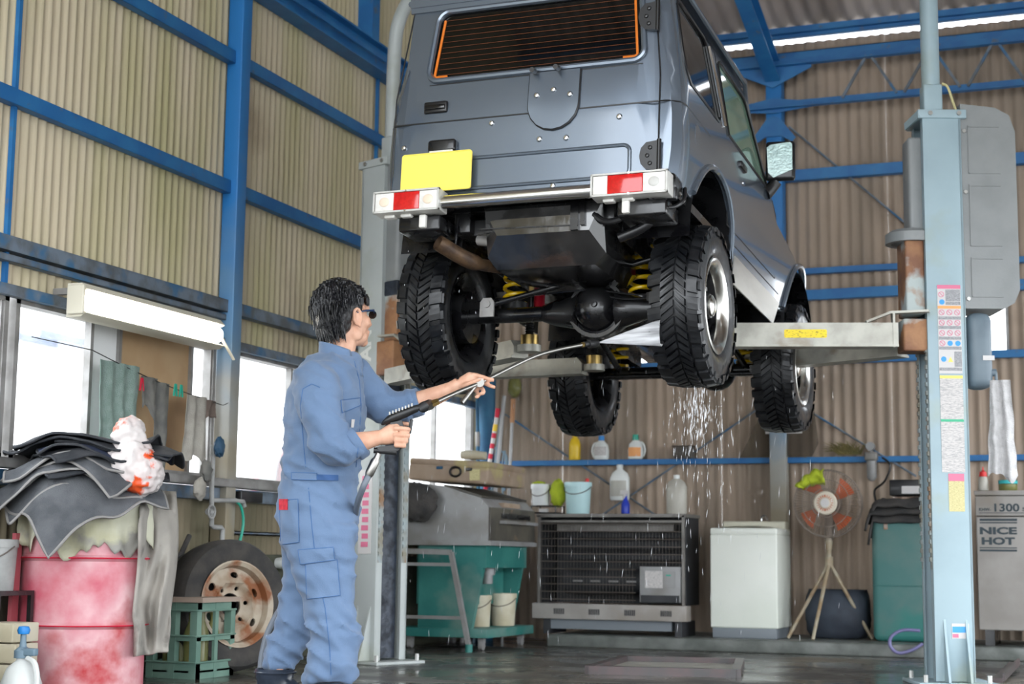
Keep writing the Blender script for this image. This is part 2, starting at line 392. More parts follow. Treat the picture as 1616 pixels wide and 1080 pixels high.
# main column and rafter on the back wall
BC = -2.42
struct(obj('steel_column', MB().bb((BC-.06, YB-.15, 0), (BC+.06, YB-.02, 4.3), .006), 'column_paint'))
tw = empty('trim_1', (BC, YB-.1, 4.2), kind='structure'); of = (BC, YB-.1, 4.2)
SL = .30
rf = MB(); a = Vector((BC, YB-.05, 4.22)); b = Vector((BC, 3.5, 4.22+SL*(YB-.05-3.5)))
for dz, w, h in ((0, .11, .012), (.16, .11, .012), (.08, .012, .16)): rf.bar(a+Vector((0, 0, dz)), b+Vector((0, 0, dz)), w, h)
obj('rafter', rf, 'blue_steel', tw, off=of)
gs = MB()
for pl in ([(0, 4.44), (.28, 4.40), (.30, 4.34), (0, 4.20)], [(0, 4.12), (.30, 4.07), (.30, 4.03), (0, 4.0)], [(0, 3.98), (.05, 3.96), (.17, 3.80), (.14, 3.77), (.06, 3.82), (0, 3.82)]):
    for s in (-1, 1): gs.prism([(BC+s*p, q) for p, q in pl], lambda x, z, h: (x, h, z), YB-.17, YB-.158)
obj('gusset_plate', gs, 'blue_steel', tw, off=of)
for p, q in (((1245, 200), (1440, 362)), ((797, 654), (1046, 821)), ((943, 818), (1216, 632)), ((1262, 640), (1446, 752)), ((1180, 40), (1225, 0)), ((1600, 345), (1520, 430))):
    A = onY(*p, yb-.03); B = onY(*q, yb-.03); wb_part('brace_rod', MB().cyl(A, B, .008, 8), 'grey_steel')
# roof
ce = empty('ceiling', (-1.2, 6, 5.5), kind='structure'); of = (-1.2, 6, 5.5)
def roofz(y): return 4.715+SL*(YB-max(y, 3.5))-(.17*(3.5-y) if y < 3.5 else 0)
mbw = .9
x = -4.9
k = 0
while x < 2.2:
    w = min(mbw, 2.3-x); mb = MB(); n = int(w/.13*8); vs = []
    for i in range(n+1):
        xx = x+w*i/n
        for y in (YB+.06, 9, 6, 3.5, -.9): vs.append((xx, y, roofz(y)+.013*math.sin(xx*2*PI/.13)+.004*(k % 2)))
    fs = [(i*5+j, i*5+j+1, (i+1)*5+j+1, (i+1)*5+j) for i in range(n) for j in range(4)]
    o = len(vs); mb.add(vs+[(p[0], p[1], p[2]+.006) for p in vs], fs+[tuple(o+t for t in reversed(q)) for q in fs])
    obj('roof_sheet', mb, 'sheet_roof', ce, 60, recalc=False, off=of); x += w-.002; k += 1
for y in (10.6, 9.4, 8.2, 7.0, 5.8, 4.6, 3.0, 1.5, 0, -.8): obj('purlin', channel(MB(), (-4.8, y, roofz(y)-.02), (2.2, y, roofz(y)-.02), .08, .05, (0, -1, 0)), 'blue_steel', ce, off=of)
# right side wall, outside the picture: sheet above head height, open below as a vehicle bay
wr = empty('wall_right', (2.3, 6, 0), kind='structure')
for i in range(11): sheet(wr, (2.3, 6, 0), (2.3, -1.4+1.2*i), (2.3, -.2+1.2*i), 2.7, min(6.9, 4.7+.3*(YB+1.4-1.2*i)), 'sheet_back')
# ================================================================ CAR (local frame: origin mid rear axle, x right, y forward, z up)
M('car_paint', (.15, .182, .225), (.14, .172, .215), 3, .27, metal=.6, coat=.8, bump=.02, bsc=350)
M('black_metal', (.004, .004, .005), (.009, .009, .010), 8, .16, rough2=.45, coat=.35, spec=.5)
M('black_plastic', (.007, .007, .008), rough=.35, coat=.15)
M('rubber', (.005, .0055, .007), (.011, .012, .014), 14, .3, rough2=.55, spec=.5, coat=.15)
M('alu_rim', (.62, .61, .58), (.50, .49, .46), 20, .22, metal=1)
M('chrome', (.75, .75, .74), rough=.18, metal=1)
M('alu_plate', (.55, .53, .48), (.45, .43, .38), 12, .3, metal=.9, st=(1, .2, 1))
M('black_glass', (.004, .004, .004), rough=.04, spec=.5)
M('dark_glass', (.012, .012, .012), rough=.05)
M('green_glass', (.16, .25, .19), rough=.05, spec=.5)
M('orange_line', (.75, .19, .015), rough=.5); M('heater_wire', (.22, .06, .012), rough=.6)
M('plate_yellow', (.95, .77, .13), rough=.4)
M('lamp_body', (.56, .55, .52), (.50, .49, .46), 20, .35)
M('lamp_clear', (.80, .78, .74), (.72, .70, .66), 40, .12, coat=.5)
M('lamp_red', (.62, .012, .012), (.50, .008, .008), 60, .12, coat=.6)
M('lamp_amber', (.80, .66, .52), rough=.3)
M('rust_pipe', (.11, .065, .035), (.05, .03, .02), 18, .5, bump=.2, metal=.3)
M('spring_yellow', (.85, .55, .005), rough=.3, coat=.4)
M('shock_red', (.33, .006, .02), rough=.3, coat=.4)
M('white_plastic', (.72, .70, .66), rough=.45)
M('mirror_glass', (.42, .56, .53), (.30, .42, .40), 30, .12, metal=.2, coat=.6, bump=.25, bsc=90)  # bright reflection in the door mirror is put into this pale base colour
car = empty('car', (-2.41, 6.9, 1.75), 0, 'dark grey boxy four-wheel-drive car raised on the two-post lift', 'car')
car.rotation_euler = (math.radians(-4), 0, 0)
HW = .70
# plan of the body wall: s runs from the rear panel (s=0 at x=HW-.09) round the corner and forward
RC = .085
def plan(s, half):
    q = RC*PI/2
    if s < 0: return (half-RC+s, -.60, 0)
    if s < q: a = s/RC; return (half-RC+RC*math.sin(a), -.60+RC*(1-math.cos(a)), a)
    y = -.60+RC+(s-q)
    # front fender draws in towards the nose
    x = half
    if y > 1.9: x = half-.32*(y-1.9)**2
    return (x, y, PI/2)
def sof(y): return RC*PI/2+(y+.60-RC)
def side_x(z):
    """inward offset of the body wall by height: rounded sill, belt line shoulder, leaning greenhouse"""
    if z < .62: return .035*((.62-z)/.3)**1.6
    if z < .90: return .018*((z-.62)/.28)**2
    return .018+(z-.90)*.16
def rear_y(z): return .0 if z < .8 else (z-.8)*.10
def wall(side):
    def fn(s, z, h):
        half = HW-side_x(z)-h*.0
        x, y, a = plan(s, half); y += rear_y(z)*max(0, 1-max(0, s-RC*PI/2)/.5)
        nx, nyy = math.sin(a), -math.cos(a)
        return (side*(x-nx*h), y-nyy*h, z)
    return fn
def arc(cy, cz, r, a0, a1, n): return [(sof(cy+r*math.cos(math.radians(a0+(a1-a0)*i/n))), cz+r*math.sin(math.radians(a0+(a1-a0)*i/n))) for i in range(n+1)]
WZ0, WZ1 = .335, 1.38
def side_outline():
    o = [(-.012, .40), (sof(-.385), .40)]
    o += arc(0, .22, .40, 153, 12, 16)
    o += [(sof(.40), WZ0), (sof(1.52), WZ0)]
    o += arc(2.03, .24, .43, 168, 25, 14)
    o += [(sof(2.55), .42), (sof(2.62), .58), (sof(2.2), .635), (sof(1.36), .76), (sof(1.29), .86), (sof(.97), 1.335), (sof(.86), WZ1), (-.012, WZ1)]
    return o
quarter = [(sof(-.40), .915), (sof(.12), .915), (sof(.16), .95), (sof(.10), 1.29), (sof(.06), 1.32), (sof(-.43), 1.32), (sof(-.48), 1.28), (sof(-.49), 1.05), (sof(-.46), .96)]
doorglass = [(sof(.31), .915), (sof(1.17), .905), (sof(.93), 1.285), (sof(.88), 1.31), (sof(.36), 1.31), (sof(.31), 1.28)]
body = None
bmb = MB()
for sd in (1, -1): solid_fill(bmb, side_outline(), [quarter, doorglass], wall(sd), .012, .05)
# roof with rounded edges and drip rail, bonnet, cowl and nose
def roof(u, v):
    y = -.545+1.40*u; x = -.625+1.25*v; e = abs(2*v-1)
    return (x, y, 1.375+.075*(1-e**4)-.02*(2*u-1)**4)
bmb.grid(12, 14, roof)
bmb.grid(8, 8, lambda u, v: (-.58+1.16*v, 1.30+1.30*u, .80-.17*u+.02*(1-(2*v-1)**4)))
bmb.grid(3, 8, lambda u, v: (-.58+1.16*v, 2.60, .38+.25*u))
for sd in (1, -1):
    bmb.tube([(sd*.628, -.55, 1.385), (sd*.628, .86, 1.385), (sd*.60, 1.02, 1.33), (sd*.645, 1.29, .87)], .014, 8)
bmb.bar((-.62, -.552, 1.385), (.62, -.552, 1.385), .03, .06)
body = obj('body_shell', bmb, 'car_paint', car, 32)
fl_ = MB()
fl_.bb((-.66, -.52, .36), (.66, 2.5, .40)); fl_.bb((-.60, -.56, .40), (.60, -.50, .98))
for sd in (1, -1):
    for cy, r in ((0, .40), (2.03, .43)):
        fl_.grid(12, 2, lambda u, v: (sd*(.685-.30*v), cy+r*math.cos(PI*u), .22+r*math.sin(PI*u)))
        fl_.bb((sd*.38, cy-r, .22), (sd*.385, cy+r, .22+r))
    fl_.bb((sd*.30, -.5, .27), (sd*.38, 2.6, .37), .008)
obj('floor_pan', fl_, 'black_metal', car)
# wheel arch lips
for sd in (1, -1):
    for cy, cz, r, a0, a1 in ((0, .22, .40, 150, 8), (2.03, .24, .43, 165, 20)):
        pts = []
        for i in range(19):
            t = math.radians(a0+(a1-a0)*i/18); y = cy+(r+.012)*math.cos(t); z = cz+(r+.012)*math.sin(t); pts.append((sd*(HW-side_x(z)+.004-(.32*(y-1.9)**2 if y > 1.9 else 0)), y, z))
        obj('arch_lip', MB().tube(pts, .016, 8), 'car_paint', body)
# glass
for sd in (1, -1):
    for nm, pl, mt in (('quarter_window', quarter, 'dark_glass'), ('door_window', doorglass, 'green_glass')):
        g = MB(); solid_fill(g, pl, [], lambda s, z, h, f=wall(sd): f(s, z, h+.006), .004, .12); obj(nm, g, mt, car, 30)
        cen = (sum(p[0] for p in pl)/len(pl), sum(p[1] for p in pl)/len(pl))
        obj('window_seal', MB().tube([wall(sd)(p[0], p[1], 0) for p in pl], .008, 6, closed=True), 'black_plastic', car)
    # pillar trim, door seams, sill plate
    obj('pillar_trim', MB().tube([wall(sd)(sof(y), z, -.002) for y, z in ((.125, 1.30), (.20, 1.15), (.235, .93))], .013, 6), 'chrome', car)
    dm = MB()
    for pl in ([(.27, .455), (1.34, .455)], [(.45, .40), (1.48, .40)], [(.27, .455), (.27, .90), (.28, 1.33)], [(1.34, .455), (1.34, .80), (1.28, .87)], [(-.51, .77), (-.10, .77)]):
        dm.tube([wall(sd)(sof(y), z, .001) for y, z in pl], .0035, 5)
    obj('door_seam', dm, 'black_plastic', car)
    sp = MB(); solid_fill(sp, [(.42, .215), (1.38, .215), (1.44, .34), (.42, .34)], [], lambda y, z, h: (sd*(.672+.02*(z-.215)/.12-h), y, z), .006, .2)
    obj('sill_plate', sp, 'alu_plate', car, 20)
    hd = MB().box((sd*.69, .56, .83), (.03, .12, .035), None, .01); h_ = obj('door_handle', hd, 'black_plastic', car)
    obj('key_lock', MB().cyl((sd*.68, .56, .745), (sd*.70, .56, .745), .012, 12), 'chrome', car)
    obj('side_marker', MB().box((sd*.682, 1.52, .70), (.02, .07, .04), None, .006), 'lamp_clear', car)
obj('fuel_flap', MB().lathe([(0, .002), (.05, .002), (.055, -.006), (.058, 0)], (HW-.002, -.33, .69), 'x', 20), 'car_paint', car)
# rear corner line shared with the tail gate
for sd in (1, -1):
    obj('body_seam', MB().tube([wall(sd)(s, .77, .001) for s in (-.01, .03, .08, .12, .16)], .0035, 5), 'black_plastic', car)
# tail gate
TL, TR = -.655, .597
def tg(x, z, h): return (x*(1-max(0, z-.9)*.17), -.600+rear_y(z)-h*-1, z)
win = rrect(-.50, .985, .52, 1.31, .05)
gate = MB(); solid_fill(gate, rrect(TL, .385, TR, 1.345, .02), [win], tg, .02, .1)
gt = obj('tail_gate', gate, 'car_paint', car, 30)
fill = MB().bb((-.62, -.56, 1.33), (.62, -.545, 1.39))
obj('gate_surround', fill, 'car_paint', car)
gl = MB(); solid_fill(gl, rrect(-.505, .98, .525, 1.315, .05), [], lambda x, z, h: tg(x, z, h+.008), .004, .2)
rw = obj('rear_window', gl, 'black_glass', car, 30)
obj('window_seal', MB().tube([tg(x, z, -.004) for x, z in rrect(-.512, .973, .532, 1.322, .055, 8)], .014, 8, closed=True), 'car_paint', gt)
hl = MB()
for i in range(11): z = 1.005+.0275*i; hl.bar(tg(-.47, z, .006), tg(.49, z, .006), .0008, .0010)
obj('heater_line', hl, 'heater_wire', rw, kind='stuff')
for pl in ([(-.42, .995), (-.475, .995), (-.485, 1.005), (-.478, 1.28)], [(.43, .995), (.485, .995), (.497, 1.005), (.497, 1.28)]):
    obj('heater_bus_bar', MB().tube([tg(x, z, .005) for x, z in pl], .006, 6), 'orange_line', rw)
def gp(nm, mb, mt, sm=40, par=None): return obj(nm, mb, mt, gt if par is None else par, sm)
# styling line, spare wheel boss, embossed panel
st = MB()
for a, b in ((TL, .0), (.235, TR)): st.bar(tg(a, .77, .001), tg(b, .77, .001), .006, .006)
for x in (TL, TR): st.tube([tg(x, z, .001) for z in (.39, .65, .9, 1.1, 1.34)], .0035, 6)
st.bar(tg(TL, .39, 0), tg(TR, .39, 0), .006, .005)
st.bar(tg(-.50, .955, .001), tg(.02, .955, .001), .006, .004); st.bar(tg(.21, .955, .001), tg(.52, .955, .001), .006, .004)
gp('gate_seam', st, 'black_plastic')
bo = [(.0, .957), (.0, .80)]+[(.117+.117*math.cos(math.radians(a)), .80+.117*math.sin(math.radians(a))) for a in range(190, 351, 20)]+[(.234, .80), (.234, .957)]
bs = MB(); solid_fill(bs, [(x, z) for x, z in bo], [], lambda x, z, h: (x, -.616+rear_y(z)+h, z), .02, .06); gp('spare_wheel_boss', bs, 'car_paint', 25); gp('boss_seam', MB().tube([(x, -.606+rear_y(z), z) for x, z in bo], .006, 6), 'black_plastic')
for x, z in ((.117, .865), (.04, .845), (.195, .835), (.055, .645), (.18, .64), (-.175, .74), (.42, .715), (-.60, .66), (.125, .425)):
    gp('bolt', MB().lathe([(0, -.008), (.009, -.007), (.014, 0), (.014, .01)], (x, -.602-(.016 if .7 < z < .9 and 0 < x < .25 else 0)+rear_y(z), z), 'y', 12), 'chrome')
for x, z in ((.03, .955), (.14, .958)): gp('washer_jet', MB().cyl((x, -.62, z), (x, -.66, z-.006), .012, 10), 'black_plastic')
em = MB()
for pl in ([(-.62, .455), (-.62, .575), (.47, .575), (.47, .455)],):
    em.tube([tg(x, z, -.001) for x, z in rrect(-.60, .445, .47, .585, .03, 5)], .009, 8, closed=True)
gp('embossed_rib', em, 'car_paint')
ha = gp('gate_handle', MB().box(tg(-.45, .84, -.006), (.115, .02, .055), None, .008), 'black_plastic')
gp('handle_grip', MB().box(tg(-.45, .838, -.018), (.10, .012, .022), None, .005), 'black_metal', par=ha)
nl = MB().box(tg(-.40, .645, -.02), (.135, .04, .06), None, .014); nlo = gp('plate_lamp', nl, 'black_metal')
gp('plate_lamp_lens', MB().box(tg(-.40, .617, -.024), (.115, .03, .012), None, .004), 'white_plastic', par=nlo)
npb = MB(); solid_fill(npb, rrect(-.585, .43, -.245, .61, .012), [], lambda x, z, h: (x, -.645+h, z), .006, .3); gp('number_plate', npb, 'plate_yellow', 20)
gp('plate_rim', MB().tube([(x, -.646, z) for x, z in rrect(-.583, .432, -.247, .608, .012)], .003, 6, closed=True), 'plate_yellow')
for z in (.52, 1.17):
    hb = MB(); kx = -.17*.60*max(0, z-.9)
    o = [(.60, z-.065), (.60, z+.065), (.55, z+.06), (.527, z+.035), (.52, z), (.527, z-.035), (.55, z-.06)]
    solid_fill(hb, o, [], lambda x, zz, h: (x+kx, -.625+rear_y(z)+h, zz), .02, .2); hg = gp('gate_hinge', hb, 'black_plastic', 25)
    for q in (-.035, 0, .035): obj('hinge_bolt', MB().lathe([(0, -.008), (.008, -.006), (.010, 0)], (.568+kx-.012*(q == 0), -.626+rear_y(z), z+q), 'y', 8), 'black_metal', hg)
    gp('hinge_pin', MB().cyl((.606+kx, -.62+rear_y(z), z-.07), (.606+kx, -.62+rear_y(z), z+.07), .010, 10), 'black_plastic')
# rear pipe bumper with lamp boxes
obj('bumper_pipe', MB().cyl((-.50, -.675, .365), (.50, -.675, .365), .030, 24), 'chrome', car)
for x0, x1 in ((-.685, -.365), (.335, .672)):
    w = x1-x0; lz = .375
    bx = MB().bb((x0, -.700, lz-.049), (x1, -.615, lz+.049), .004); lb = obj('tail_lamp', bx, 'lamp_body', car)
    seg = ((.03, .31, 'lamp_clear'), (.31, .70, 'lamp_red'), (.70, .97, 'lamp_clear')) if x0 < 0 else ((.03, .22, 'lamp_clear'), (.22, .68, 'lamp_red'), (.68, .97, 'lamp_clear'))
    for a, b, mt in seg:
        obj('lens', MB().bb((x0+a*w, -.712, lz-.041), (x0+b*w, -.699, lz+.041), .004), mt, lb)
        if mt == 'lamp_clear' and b-a > .26: obj('bulb', MB().ell((x0+(a+b)/2*w, -.712, lz), (.025, .004, .022)), 'lamp_amber' if x0 < 0 else 'lamp_body', lb)
    rim = MB()
    for a, b in (((x0, lz-.05), (x1, lz-.042)), ((x0, lz+.042), (x1, lz+.05)), ((x0, lz-.05), (x0+.008, lz+.05)), ((x1-.008, lz-.05), (x1, lz+.05))): rim.bb((a[0], -.715, a[1]), (b[0], -.699, b[1]))
    obj('lamp_rim', rim, 'lamp_body', lb, 0)
    for q in (.25, .75): obj('lens_screw', MB().cyl((x0+.5*w, -.717, lz-.045+.09*(q > .5)), (x0+.5*w, -.707, lz-.045+.09*(q > .5)), .005, 8), 'chrome', lb)
    obj('lamp_stud', MB().box((x0+w*(.70 if x0 < 0 else .42), -.655, lz-.085), (.032, .03, .06), None, .006), 'white_plastic', lb)
    obj('lamp_bracket', MB().bb((x0+.10, -.65, .25), (x1-.02, -.46, .32), .01), 'black_metal', car)
    [obj('grommet', MB().box((x0+w*q, -.655, lz-.056), (.05, .04, .014), None, .005), 'white_plastic', lb) for q in (.2, .45)]
# underside: cross tube, tank, exhaust, axle, springs
obj('cross_tube', MB().tube(spline([(-.48, -.58, .32), (-.36, -.60, .365), (-.2, -.61, .375), (.3, -.61, .38), (.5, -.60, .36), (.62, -.5, .33)]), .021, 12), 'black_metal', car)
tk = MB()
prof = [(-.52, .30), (-.52, .12), (-.47, .05), (-.36, .03), (-.04, .03), (.0, .10), (.0, .33)]
solid_fill(tk, [(p, q) for p, q in [(-.21, .36), (-.21, .15), (-.18, .10), (.28, .10), (.34, .14), (.34, .36)]], [], lambda x, z, h: (x, -.56+h+max(0, (.235-z))*.75, z), .45, .06)
M('tank_gloss', (.010, .010, .011), (.02, .02, .02), 9, .08, rough2=.2, spec=1.0, coat=.8, bump=.12, bsc=14)
tko = obj('fuel_tank', tk, 'tank_gloss', car, 25)
obj('tank_guard', MB().grid(4, 6, lambda u, v: (-.20+.40*v, -.575+.02*u, .34-.05*u)).bb((-.205, -.55, .25), (.20, -.535, .335)), 'black_metal', tko)
obj('tank_seam', MB().bar((-.255, -.52, .255), (.345, -.52, .255), .02, .012).bar((-.23, -.56, .265), (.2, -.56, .255), .006, .006), 'black_metal', tko)
obj('tank_strap', MB().bb((.20, -.575, .23), (.235, -.55, .40)).bb((.245, -.575, .25), (.265, -.55, .40)), 'black_metal', tko)
ex = spline([(-.41, -.60, .205), (-.31, -.46, .15), (-.23, -.30, .155), (-.14, -.1, .19), (.0, .2, .20), (.05, .8, .20)])
exo = obj('exhaust_pipe', MB().tube(ex, [.036]*8+[.028]*(len(ex)-8), 16, caps=False).tube(ex, [.030]*8+[.024]*(len(ex)-8), 16, caps=False), 'rust_pipe', car)
obj('muffler', MB().cyl((.02, .35, .20), (.06, 1.0, .20), .075, 18), 'rust_pipe', exo)
obj('exhaust_hanger', MB().cyl((-.36, -.52, .20), (-.36, -.50, .34), .007, 8), 'black_metal', exo)
obj('bump_stop', MB().cyl((-.28, -.44, .25), (-.20, -.46, .235), .025, 14), 'alu_frame', car)
AX = empty('rear_axle_frame', (0, 0, 0)); bpy.data.objects.remove(AX)
ax = MB().cyl((-.56, 0, 0), (.56, 0, 0), .036, 20)
ax.tube([(-.12, 0, 0), (-.06, 0, 0), (.04, 0, -.0), (.07, 0, 0)], [.04, .06, .08, .10], 18).tube([(.25, 0, 0), (.28, 0, 0), (.38, 0, 0), (.46, 0, 0)], [.10, .08, .05, .04], 18)
axo = obj('rear_axle', ax, 'black_metal', car)
dc = (.155, 0, 0)
obj('diff_housing', MB().lathe([(0, -.145), (.03, -.143), (.06, -.13), (.09, -.10), (.107, -.05), (.13, -.04), (.13, .04), (.10, .10), (.05, .20), (0, .22)], dc, 'y', 28), 'black_metal', axo)
obj('diff_plug', MB().lathe([(0, -.158), (.014, -.156), (.016, -.14)], (.175, 0, .0), 'y', 10), 'black_metal', axo)
obj('diff_flange', MB().lathe([(.118, -.055), (.136, -.055), (.136, -.03), (.118, -.03)], dc, 'y', 28, close=True), 'black_metal', axo)
pr = obj('panhard_rod', MB().tube([(-.36, -.10, .03), (.12, -.10, .135), (.46, -.10, .215)], .014, 12), 'black_metal', car)
obj('rod_bracket', MB().prism([(-.395, -.03), (-.325, -.03), (-.325, .04), (-.34, .06), (-.38, .06), (-.395, .04)], lambda x, z, h: (x, h, z), -.125, -.112).cyl((-.36, -.135, .03), (-.36, -.085, .03), .018, 14), 'alu_frame', pr)
bl = MB()
bl.tube(spline([(-.45, -.06, .06), (-.1, -.08, .075), (.15, -.09, .08), (.35, -.08, .05), (.5, -.06, .06)]), .004, 6)
bl.tube(spline([(.52, -.05, .05), (.3, -.09, .03), (.1, -.1, .085)]), .004, 6)
obj('brake_line', bl, 'black_metal', axo)
for sd in (1, -1):
    xx = sd*.355 if sd < 0 else .345
    xx = -.292 if sd < 0 else .335
    # coil spring
    pts = []; n = 6.2
    for i in range(110):
        t = i/109; a = 2*PI*n*t; pts.append((xx+.052*math.cos(a), .06+.052*math.sin(a), .07+.30*t))
    obj('coil_spring', MB().tube(pts, .0095, 8), 'spring_yellow', car)
    obj('spring_seat', MB().cyl((xx, .06, .03), (xx, .06, .072), .065, 20), 'black_metal', car); obj('spring_cup', MB().cyl((xx, .06, .36), (xx, .06, .40), .07, 20), 'black_metal', car)
    sk = obj('shock_absorber', MB().cyl((xx+.085, .16, .02), (xx+.075, .20, .26), .027, 16), 'shock_red', car)
    obj('shock_rod', MB().cyl((xx+.075, .20, .26), (xx+.07, .22, .42), .011, 10), 'chrome', sk)
    obj('trailing_link', MB().tube([(sd*.40, .02, -.01), (sd*.36, .9, .26)], .018, 12), 'black_metal', car)
    obj('brake_drum', MB().lathe([(.0, -.06), (.12, -.06), (.125, -.04), (.125, .03), (0, .03)], (sd*.52, 0, 0), 'x', 24), 'black_metal', axo)
    obj('leading_link', MB().tube([(sd*.38, 2.03, .11), (sd*.34, 1.15, .31)], .018, 12), 'black_metal', car)
    pts = []
    for i in range(90):
        t = i/89; a = 2*PI*5.5*t; pts.append((sd*.38+.05*math.cos(a), 2.0+.05*math.sin(a), .14+.28*t))
    obj('coil_spring', MB().tube(pts, .009, 8), 'spring_yellow', car)
fz = .097
fa = obj('front_axle', MB().cyl((-.58, 2.03, fz), (.58, 2.03, fz), .036, 18).ell((.20, 2.03, fz), (.12, .11, .12)), 'black_metal', car)
obj('steering_rod', MB().cyl((-.5, 1.9, fz-.04), (.5, 1.88, fz-.05), .015, 10), 'black_metal', fa)
obj('transfer_case', MB().box((.05, 1.05, .22), (.30, .35, .22), None, .04).box((.02, 1.5, .27), (.22, .7, .2), None, .05), 'black_metal', car)
obj('drive_shaft', MB().cyl((.21, .2, .02), (.10, .9, .16), .025, 12), 'black_metal', car)
[obj('cross_member', MB().bb((-.34, y_, z_), (.34, y_+.09, z_+.07)), 'black_metal', car) for y_, z_ in ((.78, .2), (-.45, .27))]
cb = MB(); cb.tube(spline([(.52, -.66, .37), (.60, -.62, .31), (.66, -.60, .29), (.70, -.56, .33), (.69, -.5, .40)]), .009, 8)
cb.tube(spline([(.30, -.55, .30), (.36, -.56, .26), (.44, -.55, .28), (.42, -.5, .33)]), .014, 8).tube(spline([(.40, -.5, .20), (.52, -.5, .25), (.58, -.48, .34)]), .022, 10)
obj('wiring_loop', cb, 'black_plastic', car)
obj('corner_bracket', MB().box((.62, -.56, .40), (.12, .14, .08), None, .02).box((.66, -.60, .35), (.05, .03, .06), None, .01), 'black_metal', car)
obj('front_bumper', MB().box((0, 2.68, .45), (1.26, .12, .13), None, .03).cyl((.60, 2.64, .43), (.70, 2.62, .43), .04, 14), 'black_plastic', car)
# mirror
for sd in (1, -1):
    mo = obj('door_mirror', MB().xf(lambda v: v).box((sd*.755, 1.16, 1.045), (.155, .05, .215), Matrix.Rotation(sd*.12, 3, 'Z'), .018).tube([(sd*.675, 1.16, .88), (sd*.70, 1.17, .90), (sd*.735, 1.17, .94)], [.045, .035, .03], 10), 'black_plastic', car)
    mg = MB(); solid_fill(mg, [(-.058, -.07), (-.03, -.098), (.068, -.055), (.066, .085), (.055, .096), (-.045, .085), (-.066, .07)], [], lambda x, z, h: (sd*.755+sd*x, 1.130+h+.12*x, 1.045+z), .004, .3)
    obj('mirror_glass', mg, 'mirror_glass', mo, 20)
ws = MB().grid(4, 6, lambda u, v: (-.58+1.16*v, .96+.34*u, 1.34-.50*u)); obj('windscreen', ws, 'dark_glass', car)
# ---------------------------------------------------------------- wheels
RT = .366
def tyre_meshes():
    car_ = MB(); w = .108
    prof = [(.205, -.085), (.215, -.095), (.25, -.112), (.29, -.116), (.325, -.110), (.345, -.100), (.351, -.07), (.352, 0)]
    prof = prof+[(r, -x) for r, x in reversed(prof[:-1])]+[(.20, .07), (.20, -.07)]
    car_.lathe(prof, (0, 0, 0), 'x', 56, close=True)
    tr = MB(); n = 30
    def block(x0, x1, a0, a1, sl0, sl1, rin, rout0, rout1, seg=2, ins=.0035):
        # slanted block between x0..x1; angle grows with slant
        rows = []
        for i in range(seg+1):
            t = i/seg
            for x, sl, ro in ((x0, sl0, rout0), (x1, sl1, rout1)):
                a = a0+(a1-a0)*t+sl; rows.append((x, rin, a)); 
                ti = min(max(t, .07), .93); aa = a0+(a1-a0)*ti+sl
                rows.append((x+(ins if x == x0 else -ins), ro, aa))
        vs = [(x, r*math.cos(a), r*math.sin(a)) for x, r, a in rows]; fs = []
        for i in range(seg):
            o = i*4; p = o+4; fs += [(o+1, o+3, p+3, p+1), (o, o+1, p+1, p), (o+3, o+2, p+2, p+3)]
        fs += [(0, 2, 3, 1), (seg*4, seg*4+1, seg*4+3, seg*4+2)]
        tr.add(vs, fs)
    st = 2*PI/n
    for i in range(n):
        a = i*st
        for sd in (1, -1):
            off = st*.5*(sd < 0)
            big = i % 2
            # shoulder lugs, reaching down the side wall
            block(sd*.060, sd*(.112 if big else .106), a+off, a+off+st*.80, 0, st*.12, .342, RT, RT-.008)
            block(sd*.104, sd*.119, a+off+st*.12, a+off+st*(.86 if big else .7), 0, 0, .318 if big else .332, RT-.010, .345 if big else .35)
            # slanted middle blocks, cut in two by a sipe
            block(sd*.004, sd*.054, a+off, a+off+st*.40, -st*.35, st*.18, .345, RT+.002, RT+.001)
            block(sd*.004, sd*.054, a+off+st*.47, a+off+st*.86, -st*.35, st*.18, .345, RT+.002, RT+.001)
    return car_, tr
tcar, ttr = tyre_meshes()
rim = MB().lathe([(.195, .05), (.20, .085), (.219, .098), (.222, .104), (.214, .108), (.192, .102), (.176, .085), (.172, .06)], (0, 0, 0), 'x', 44, close=True)
barrel = MB().lathe([(.207, -.10), (.216, -.105), (.216, -.09), (.20, -.075), (.195, .06), (.173, .062), (.165, .01), (.16, -.04), (.185, -.08)], (0, 0, 0), 'x', 44, close=True)
disc = MB().lathe([(.165, .0), (.15, .02), (.10, .03), (.06, .055), (.055, .075), (0, .08)], (0, 0, 0), 'x', 36)
lug = MB()
for i in range(5): a = 2*PI*i/5; lug.cyl((.03, .085*math.cos(a), .085*math.sin(a)), (.052, .085*math.cos(a), .085*math.sin(a)), .011, 6)
protos = None
for nm, x, y, z in (('rear', .605, 0, 0), ('rear', -.605, 0, 0), ('front', .60, 2.03, fz), ('front', -.60, 2.03, fz)):
    if protos is None:
        t = obj('tyre', tcar, 'rubber', car, 35); tr_ = obj('tread', ttr, 'rubber', t, 0); r_ = obj('rim', rim, 'alu_rim', t, 35); obj('rim_barrel', barrel, 'black_metal', t, 35); obj('hub_cap', MB().lathe([(.05, .06), (.048, .085), (.03, .095), (0, .097)], (0, 0, 0), 'x', 24), 'alu_rim', t, 35); d_ = obj('hub_disc', disc, 'black_metal', t, 35); l_ = obj('lug_nuts', lug, 'alu_frame', t, 30); protos = t
    else:
        t = copy_tree(protos, car)
    t.location = (x, y, z); t.rotation_euler = (random.random()*.3, 0, 0 if x > 0 else PI)
